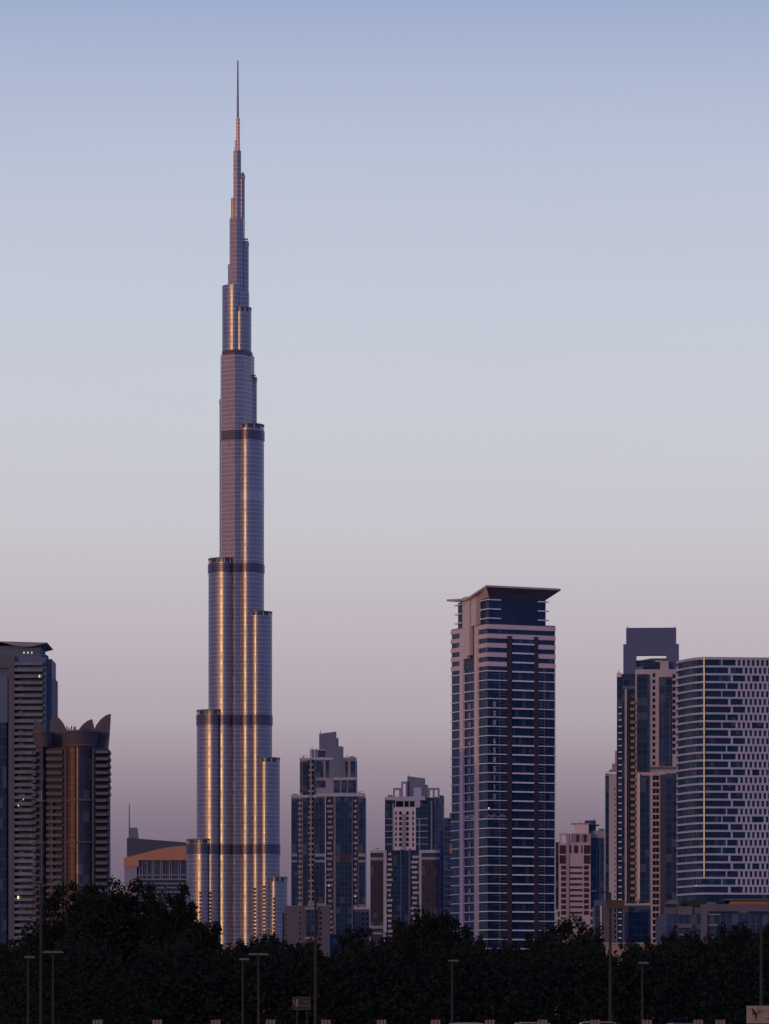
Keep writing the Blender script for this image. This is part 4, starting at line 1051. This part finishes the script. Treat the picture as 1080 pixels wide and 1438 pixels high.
TREES = [
 (12, 1322, 500, 3, 1.0, 'low dark tree at the left edge below the blue grey tower'),
 (58, 1296, 540, 4, .9, 'dark tree behind the lamp posts below the balconies of the left edge tower'),
 (100, 1240, 520, 2, .80, 'tall feathery dark tree standing before the petal crowned tower'),
 (130, 1252, 560, 0, .8, 'rounded dark tree before the right half of the petal crowned tower'),
 (158, 1232, 500, 1, .95, 'tallest dark tree, its tip just right of the petal crowned tower'),
 (186, 1242, 540, 2, .80, 'tall dark tree in front of the left end of the orange fascia building'),
 (206, 1268, 580, 5, .9, 'narrow dark tree in the dip below the orange fascia building'),
 (236, 1240, 500, 2, .72, 'feathery dark tree whose tip covers the middle of the orange fascia building'),
 (252, 1266, 540, 4, .70, 'dark tree just left of the foot of the supertall tower'),
 (284, 1294, 470, 5, .85, 'small narrow dark tree in front of the left foot of the supertall tower'),
 (298, 1308, 500, 4, .60, 'small dark tree against the golden strips of the supertall tower'),
 (345, 1318, 480, 0, .75, 'low rounded dark tree in front of the middle foot of the supertall tower'),
 (318, 1342, 470, 3, .9, 'lowest dark tree beside the small entrance block of the supertall tower'),
 (400, 1322, 490, 3, .9, 'spreading dark tree right of the foot of the supertall tower'),
 (428, 1324, 520, 4, .9, 'dark tree behind the small framed road sign'),
 (462, 1335, 480, 0, .9, 'low dark tree just right of the tall lamp post below the first stepped tower'),
 (499, 1302, 500, 5, .85, 'narrow dark tree before the low block between the stepped towers'),
 (528, 1326, 520, 3, .8, 'dark tree at the left foot of the shorter stepped tower'),
 (574, 1290, 520, 4, .70, 'bushy dark tree before the middle of the shorter stepped tower'),
 (606, 1278, 490, 0, .75, 'high bushy dark tree just left of the navy office tower'),
 (632, 1284, 540, 1, .9, 'dark tree overlapping the left edge of the navy office tower'),
 (655, 1334, 480, 3, .7, 'low dark tree at the foot of the pink piers of the navy office tower'),
 (690, 1322, 500, 2, .8, 'feathery low tree before the corner of the navy office tower'),
 (722, 1326, 530, 4, .7, 'low dark tree before the middle of the navy office tower'),
 (758, 1312, 500, 4, .75, 'dark tree at the right foot of the navy office tower'),
 (796, 1288, 520, 0, .85, 'big rounded dark tree below the short beige apartment tower'),
 (826, 1298, 490, 4, .65, 'rounded dark tree right beneath the short beige apartment tower'),
 (868, 1340, 450, 3, .7, 'lowest dark bushy tree in front of the beige boundary wall'),
 (887, 1322, 480, 5, .7, 'small narrow tree against the right end of the beige boundary wall'),
 (925, 1314, 510, 3, .75, 'dark tree at the foot of the portal tower'),
 (962, 1308, 500, 0, .85, 'dark tree in front of the left part of the blue podium'),
 (1000, 1312, 530, 4, .8, 'dark tree in front of the podium frame'),
 (1030, 1296, 500, 0, .75, 'higher dark tree in front of the podium glass'),
 (1064, 1296, 520, 1, .95, 'dark tree behind the rightmost tall lamp post'),
 (1092, 1302, 480, 3, .8, 'dark tree cut by the right edge of the view'),
]
for t in TREES: tree(*t)
# undergrowth mass that closes the gaps: one dark thicket
def top_profile(px):
    return 1352
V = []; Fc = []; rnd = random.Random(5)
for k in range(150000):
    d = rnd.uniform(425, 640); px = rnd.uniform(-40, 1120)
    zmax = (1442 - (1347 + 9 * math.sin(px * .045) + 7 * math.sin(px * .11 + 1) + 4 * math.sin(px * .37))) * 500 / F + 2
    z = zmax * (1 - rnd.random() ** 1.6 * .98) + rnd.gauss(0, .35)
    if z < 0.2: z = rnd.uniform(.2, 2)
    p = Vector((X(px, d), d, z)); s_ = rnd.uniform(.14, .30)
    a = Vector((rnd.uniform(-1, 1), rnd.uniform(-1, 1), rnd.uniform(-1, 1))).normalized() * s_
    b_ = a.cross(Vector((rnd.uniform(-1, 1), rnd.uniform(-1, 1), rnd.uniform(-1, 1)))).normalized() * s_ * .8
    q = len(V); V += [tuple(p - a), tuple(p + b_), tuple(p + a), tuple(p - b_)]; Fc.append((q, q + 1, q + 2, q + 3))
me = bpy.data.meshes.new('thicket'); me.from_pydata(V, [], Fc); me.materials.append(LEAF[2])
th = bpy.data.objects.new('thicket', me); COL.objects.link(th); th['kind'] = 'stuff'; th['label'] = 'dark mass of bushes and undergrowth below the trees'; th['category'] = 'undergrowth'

# ---------------------------------------------------------------- lamp posts
def lamp(px, ytop, d, kind, label):
    h = Z(ytop, d)
    T_ = Thing('street_lamp', label, 'street lamp', px, d, group='street lamps before the trees')
    x, y = X(px, d), d
    r0 = .16 if kind.startswith('tall') else .10
    mb = MB(); mb.tube([(x, y, 0, r0 * 1.1), (x, y, .5, r0), (x, y, h, r0 * .62)], 10); T_.obj(mb, 'pole', POLE)
    mb = MB(); mb.tube([(x, y, 0, r0 * 2.2), (x, y, .35, r0 * 2.0)], 10); T_.obj(mb, 'base', CONC)
    def arm(dx, rise, drop=0):
        mb = MB(); mb.tube([(x, y, h - .15, .05), (x + dx * .5, y, h + rise * .7, .045), (x + dx, y, h + rise, .04)], 6); a = T_.obj(mb, 'arm', POLE)
        sg = 1 if dx > 0 else -1
        mb = MB(); mb.prism([(x + dx - sg * .1 - .42, y - .16), (x + dx - sg * .1 + .42, y - .16), (x + dx - sg * .1 + .42, y + .16), (x + dx - sg * .1 - .42, y + .16)], h + rise - .07, h + rise + .07,
                            top=[(x + dx - sg * .1 - .30, y - .1), (x + dx - sg * .1 + .30, y - .1), (x + dx - sg * .1 + .30, y + .1), (x + dx - sg * .1 - .30, y + .1)])
        T_.obj(mb, 'lamp_head', HEAD, a)
    if kind == 'double': arm(-.28 - .15, .1); arm(.28 + .15, .1)
    elif kind == 'single': arm(.2, .05)
    elif kind == 'tall_double': arm(-1.6, .12); arm(1.6, .12)
    elif kind == 'tall_single': arm(-1.6, .12)
    if kind == 'tall_single':
        mb = MB(); mb.prism([(x - .35, y - .3), (x + 1.2, y - .3), (x + 1.2, y + .05), (x - .35, y + .05)], Z(1276, d), Z(1264, d)); T_.obj(mb, 'sign_box', mat_plain('dark_box', (0.05, 0.035, 0.035), .7))
lamp(57.5, 1240, 420, 'tall_single_' if 0 else 'tall_double', 'tall lamp pole at the far left before the petal crowned tower')
lamp(443, 1229, 410, 'tall_double', 'tall twin arm lamp pole before the first stepped tower')
lamp(857, 1253, 400, 'tall_single', 'tall lamp pole with a square box high up, before the portal tower annex')
lamp(1069, 1283, 400, 'tall_double', 'tall twin arm lamp pole before the podium at the right edge')
lamp(74.5, 1339, 330, 'double', 'short twin head lamp right of the far left tall pole')
lamp(363, 1342, 330, 'double', 'short twin head lamp below the right foot of the supertall tower')
lamp(39.5, 1345, 345, 'single', 'short single head lamp left of the far left tall pole')
lamp(341, 1348, 345, 'single', 'short single head lamp directly left of a twin head lamp, below the supertall tower')
lamp(635, 1350, 345, 'single', 'short single head lamp below the left edge of the navy office tower')
lamp(902, 1353, 345, 'single', 'short single head lamp right of the boxed tall pole')

# ---------------------------------------------------------------- road sign and billboard
ds = 300.0
S = Thing('road_sign', 'small dark framed sign on two thin posts just left of the tall central lamp pole', 'sign', 423.5, ds)
f = Fr(423.5, ds)
wall(S, f, 'panel', mat_plain('sign_black', (0.008, 0.008, 0.010), .6), 411, 436, 1400, 1418, 0, .08)
SG = mat_plain('sign_grey', (0.06, 0.06, 0.065), .6)
mb = MB()
for a in ((411, 436, 1400, 1400.7), (411, 436, 1417.3, 1418), (411, 411.7, 1400.7, 1417.3), (435.3, 436, 1400.7, 1417.3)): f.box(mb, *a, -.03, -.002)
S.obj(mb, 'border', SG)
wall(S, f, 'pictogram', mat_plain('sign_white', (0.13, 0.12, 0.13), .6), 416, 418.8, 1403, 1414, -.03, -.002)
mb = MB(); pts = [(412, 1404), (413, 1404), (415.4, 1412), (414.4, 1413)]
mb.face([(X(x, ds), ds - .02, Z(y, ds)) for x, y in reversed(pts)]); S.obj(mb, 'pictogram', mat_plain('sign_white', (0.13, 0.12, 0.13), .6))
mb = MB(); rr = random.Random(3)
x = 424.5
while x < 434: f.box(mb, x, x + .7, 1405 + rr.random(), 1407.4, -.03, -.002); x += 1.0
x = 420.5
while x < 434.5: f.box(mb, x, x + .8, 1410.6 + rr.random() * .8, 1413.8, -.03, -.002); x += 1.25
S.obj(mb, 'lettering', SG)
for q in (416.8, 431):
    mb = MB(); mb.tube([(X(q, ds), ds + .1, 0, .04), (X(q, ds), ds + .1, Z(1400, ds), .04)], 6); S.obj(mb, 'post', POLE)
db = 300.0
BB = Thing('billboard', 'pale billboard with a dark and olive leaping figure at the right bottom corner', 'billboard', 1066, db)
f = Fr(1066, db)
wall(BB, f, 'panel', mat_plain('billboard_face', (0.20, 0.165, 0.165), .7, vary=.12, scale=1.5), 1048.5, 1086, 1412.5, 1437, 0, .15)
wall(BB, f, 'frame', POLE, 1048, 1086.5, 1437, 1438.2, -.05, .2)
for q in (1055, 1079):
    mb = MB(); mb.tube([(X(q, db), db + .3, 0, .08), (X(q, db), db + .3, Z(1414, db), .08)], 8); BB.obj(mb, 'post', POLE)
def decal(pts, mat, dy, name):
    mb = MB(); mb.face([(X(x, db), db - dy, Z(y, db)) for x, y in reversed(pts)]); BB.obj(mb, name, mat)
DK_ = mat_plain('print_dark', (0.012, 0.006, 0.012), .7); OL = mat_plain('print_olive', (0.09, 0.08, 0.015), .7)
decal([(1055, 1416), (1056.6, 1416), (1060, 1419), (1063, 1423.5), (1064, 1429), (1063, 1429), (1062, 1427), (1062, 1433.5), (1061, 1433.5), (1060, 1426), (1058, 1423), (1057.5, 1426.5), (1056.5, 1426.5), (1057, 1421)], DK_, .012, 'printed_figure')
decal([(1050.5, 1418.6), (1053.5, 1417), (1054, 1417.6), (1051, 1419)], DK_, .012, 'printed_figure')
decal([(1062.5, 1420), (1069, 1419.6), (1078, 1420), (1069, 1420.8), (1069, 1422.3), (1064, 1425), (1063.5, 1422.3)], OL, .014, 'printed_wing')
decal([(1064, 1418.8), (1066, 1416.5), (1068.5, 1419)], OL, .016, 'printed_wing')
decal([(1071, 1417.2), (1074, 1417.4), (1074, 1417.9), (1071, 1417.8)], mat_plain('print_brown', (0.08, 0.04, 0.03), .7), .012, 'printed_line')
decal([(1074, 1430.2), (1080, 1430), (1080, 1431.4), (1074, 1431.4)], mat_plain('print_brown', (0.08, 0.04, 0.03), .7), .012, 'printed_line')

# ---------------------------------------------------------------- parapet along the road
dp = 260.0
PPM = mat_plain('parapet_paint', (0.15, 0.095, 0.105), .8, vary=.25, scale=3)
PW = Thing('parapet_wall', 'long low concrete parapet wall along the near side of the road', 'wall', 540, dp + .4)
mb = MB(); mb.prism([(-60, dp + .3), (60, dp + .3), (60, dp + .6), (-60, dp + .6)], 0, 1.75); PW.obj(mb, 'wall', CONC)
posts = [(137, 'leftmost ribbed parapet post in view'), (221, 'ribbed parapet post below the orange fascia building'), (303, 'ribbed parapet post below the left foot of the supertall tower'),
 (380, 'ribbed parapet post right of the short twin head lamp'), (458, 'ribbed parapet post just right of the tall central lamp pole'), (536, 'ribbed parapet post below the left foot of the shorter stepped tower'),
 (612, 'ribbed parapet post left of the single head lamp below the navy office tower'), (688, 'ribbed parapet post in front of the silver car'), (762, 'ribbed parapet post below the right edge of the navy office tower'),
 (836, 'ribbed parapet post just left of the boxed tall pole'), (909, 'ribbed parapet post right beside a single head lamp'), (981, 'ribbed parapet post, first of the close pair at the right'), (1012, 'ribbed parapet post, second of the close pair, nearer the billboard')]
for i, (px, lab) in enumerate(posts):
    pt = Thing('parapet_post', lab, 'post', px, dp, group='ribbed posts of the road parapet')
    x = X(px, dp); s_ = dp / F; zt_ = Z(1432, dp)
    mb = MB(); mb.prism([(x - 7 * s_, dp), (x + 7 * s_, dp), (x + 7 * s_, dp + .25), (x - 7 * s_, dp + .25)], 0, zt_ - .03); pt.obj(mb, 'shaft', CONC)
    for q in (-5.6, -1.0, 3.6):
        mb = MB(); mb.prism([(x + (q - .6) * s_, dp - .06), (x + (q + 2.4) * s_, dp - .06), (x + (q + 2.4) * s_, dp + .02), (x + (q - .6) * s_, dp + .02)], 0, zt_); pt.obj(mb, 'rib', PPM)

# ---------------------------------------------------------------- cars
def car(px, d, z, paint, h, label, heading=1):
    c = Thing('car', label, 'car', px, d, z, group='cars on the road behind the parapet')
    x0 = X(px, d)
    L = 2.25
    side = [(-L, .35), (L, .35), (L, .75), (L - .25, .92), (1.05, 1.0), (.45, h - .06), (.1, h), (-1.1, h), (-1.5, h - .06), (-2.0, 1.02), (-L, .95)]
    if heading < 0: side = [(-a, b) for a, b in reversed(side)]
    def ext(pts, w0, w1, mat, name, parent=None):
        mb = MB(); fr_ = [(x0 + a, d - w0, z + b) for a, b in pts]; bk_ = [(x0 + a, d + w1, z + b) for a, b in pts]
        mb.face(fr_); mb.face(list(reversed(bk_)))
        for i in range(len(pts)):
            j = (i + 1) % len(pts); mb.face([fr_[j], fr_[i], bk_[i], bk_[j]])
        return c.obj(mb, name, mat, parent)
    pm = mat_plain('paint_' + paint[0], paint[1], .25, .3, vary=.03)
    body = ext(side, .88, .88, pm, 'body')
    sg = heading
    w1 = [(.95 * sg, 1.02), (.40 * sg, h - .1), (-.45 * sg, h - .08), (-.45 * sg, 1.02)]; w2 = [(-.55 * sg, 1.02), (-.55 * sg, h - .08), (-1.4 * sg, h - .1), (-1.75 * sg, 1.05)]
    for w_ in (w1, w2):
        if sum((w_[i][0] * w_[(i + 1) % 4][1] - w_[(i + 1) % 4][0] * w_[i][1]) for i in range(4)) < 0: w_ = w_[::-1]
        ext(w_, .89, -.86, WINDOW, 'window')
    for wx in (-1.4, 1.35):
        for sy_ in (-.9, .72):
            mb = MB(); pts = [(x0 + wx + .32 * math.cos(t * math.pi / 10), z + .32 + .32 * math.sin(t * math.pi / 10)) for t in range(20)]
            fr_ = [(a, d + sy_, b) for a, b in pts]; bk_ = [(a, d + sy_ + .2, b) for a, b in pts]
            mb.face(fr_); mb.face(list(reversed(bk_)))
            for i in range(20): mb.face([fr_[(i + 1) % 20], fr_[i], bk_[i], bk_[(i + 1) % 20]])
            c.obj(mb, 'wheel', ASPH)
    for sy_ in (-.62, .62):
        mb = MB(); mb.prism([(x0 + sg * (L - .12), d + sy_ - .15), (x0 + sg * (L - .12) + .1 * sg + .04, d + sy_ - .15), (x0 + sg * (L - .12) + .1 * sg + .04, d + sy_ + .15), (x0 + sg * (L - .12), d + sy_ + .15)], z + .68, z + .8); c.obj(mb, 'headlight', HEAD)
ZR_ = 0.62
car(115, 266, ZR_, ('lilac', (0.14, 0.12, 0.17)), 1.50, 'pale lilac car mostly hidden behind the leftmost parapet post', -1)
car(484, 266, ZR_, ('blue', (0.10, 0.14, 0.28)), 1.50, 'light blue car roof right of the tall central lamp pole')
car(668, 267, ZR_, ('silver', (0.22, 0.22, 0.30)), 1.62, 'silver car below the left part of the navy office tower')
car(735, 274, ZR_, ('grey', (0.15, 0.15, 0.22)), 1.66, 'grey violet car behind the silver one', -1)
car(948, 266, ZR_, ('deepblue', (0.04, 0.07, 0.22)), 1.60, 'deep blue car below the blue podium', -1)
car(852, 274, ZR_, ('white', (0.14, 0.15, 0.17)), 1.70, 'off white car beside the boxed tall pole')
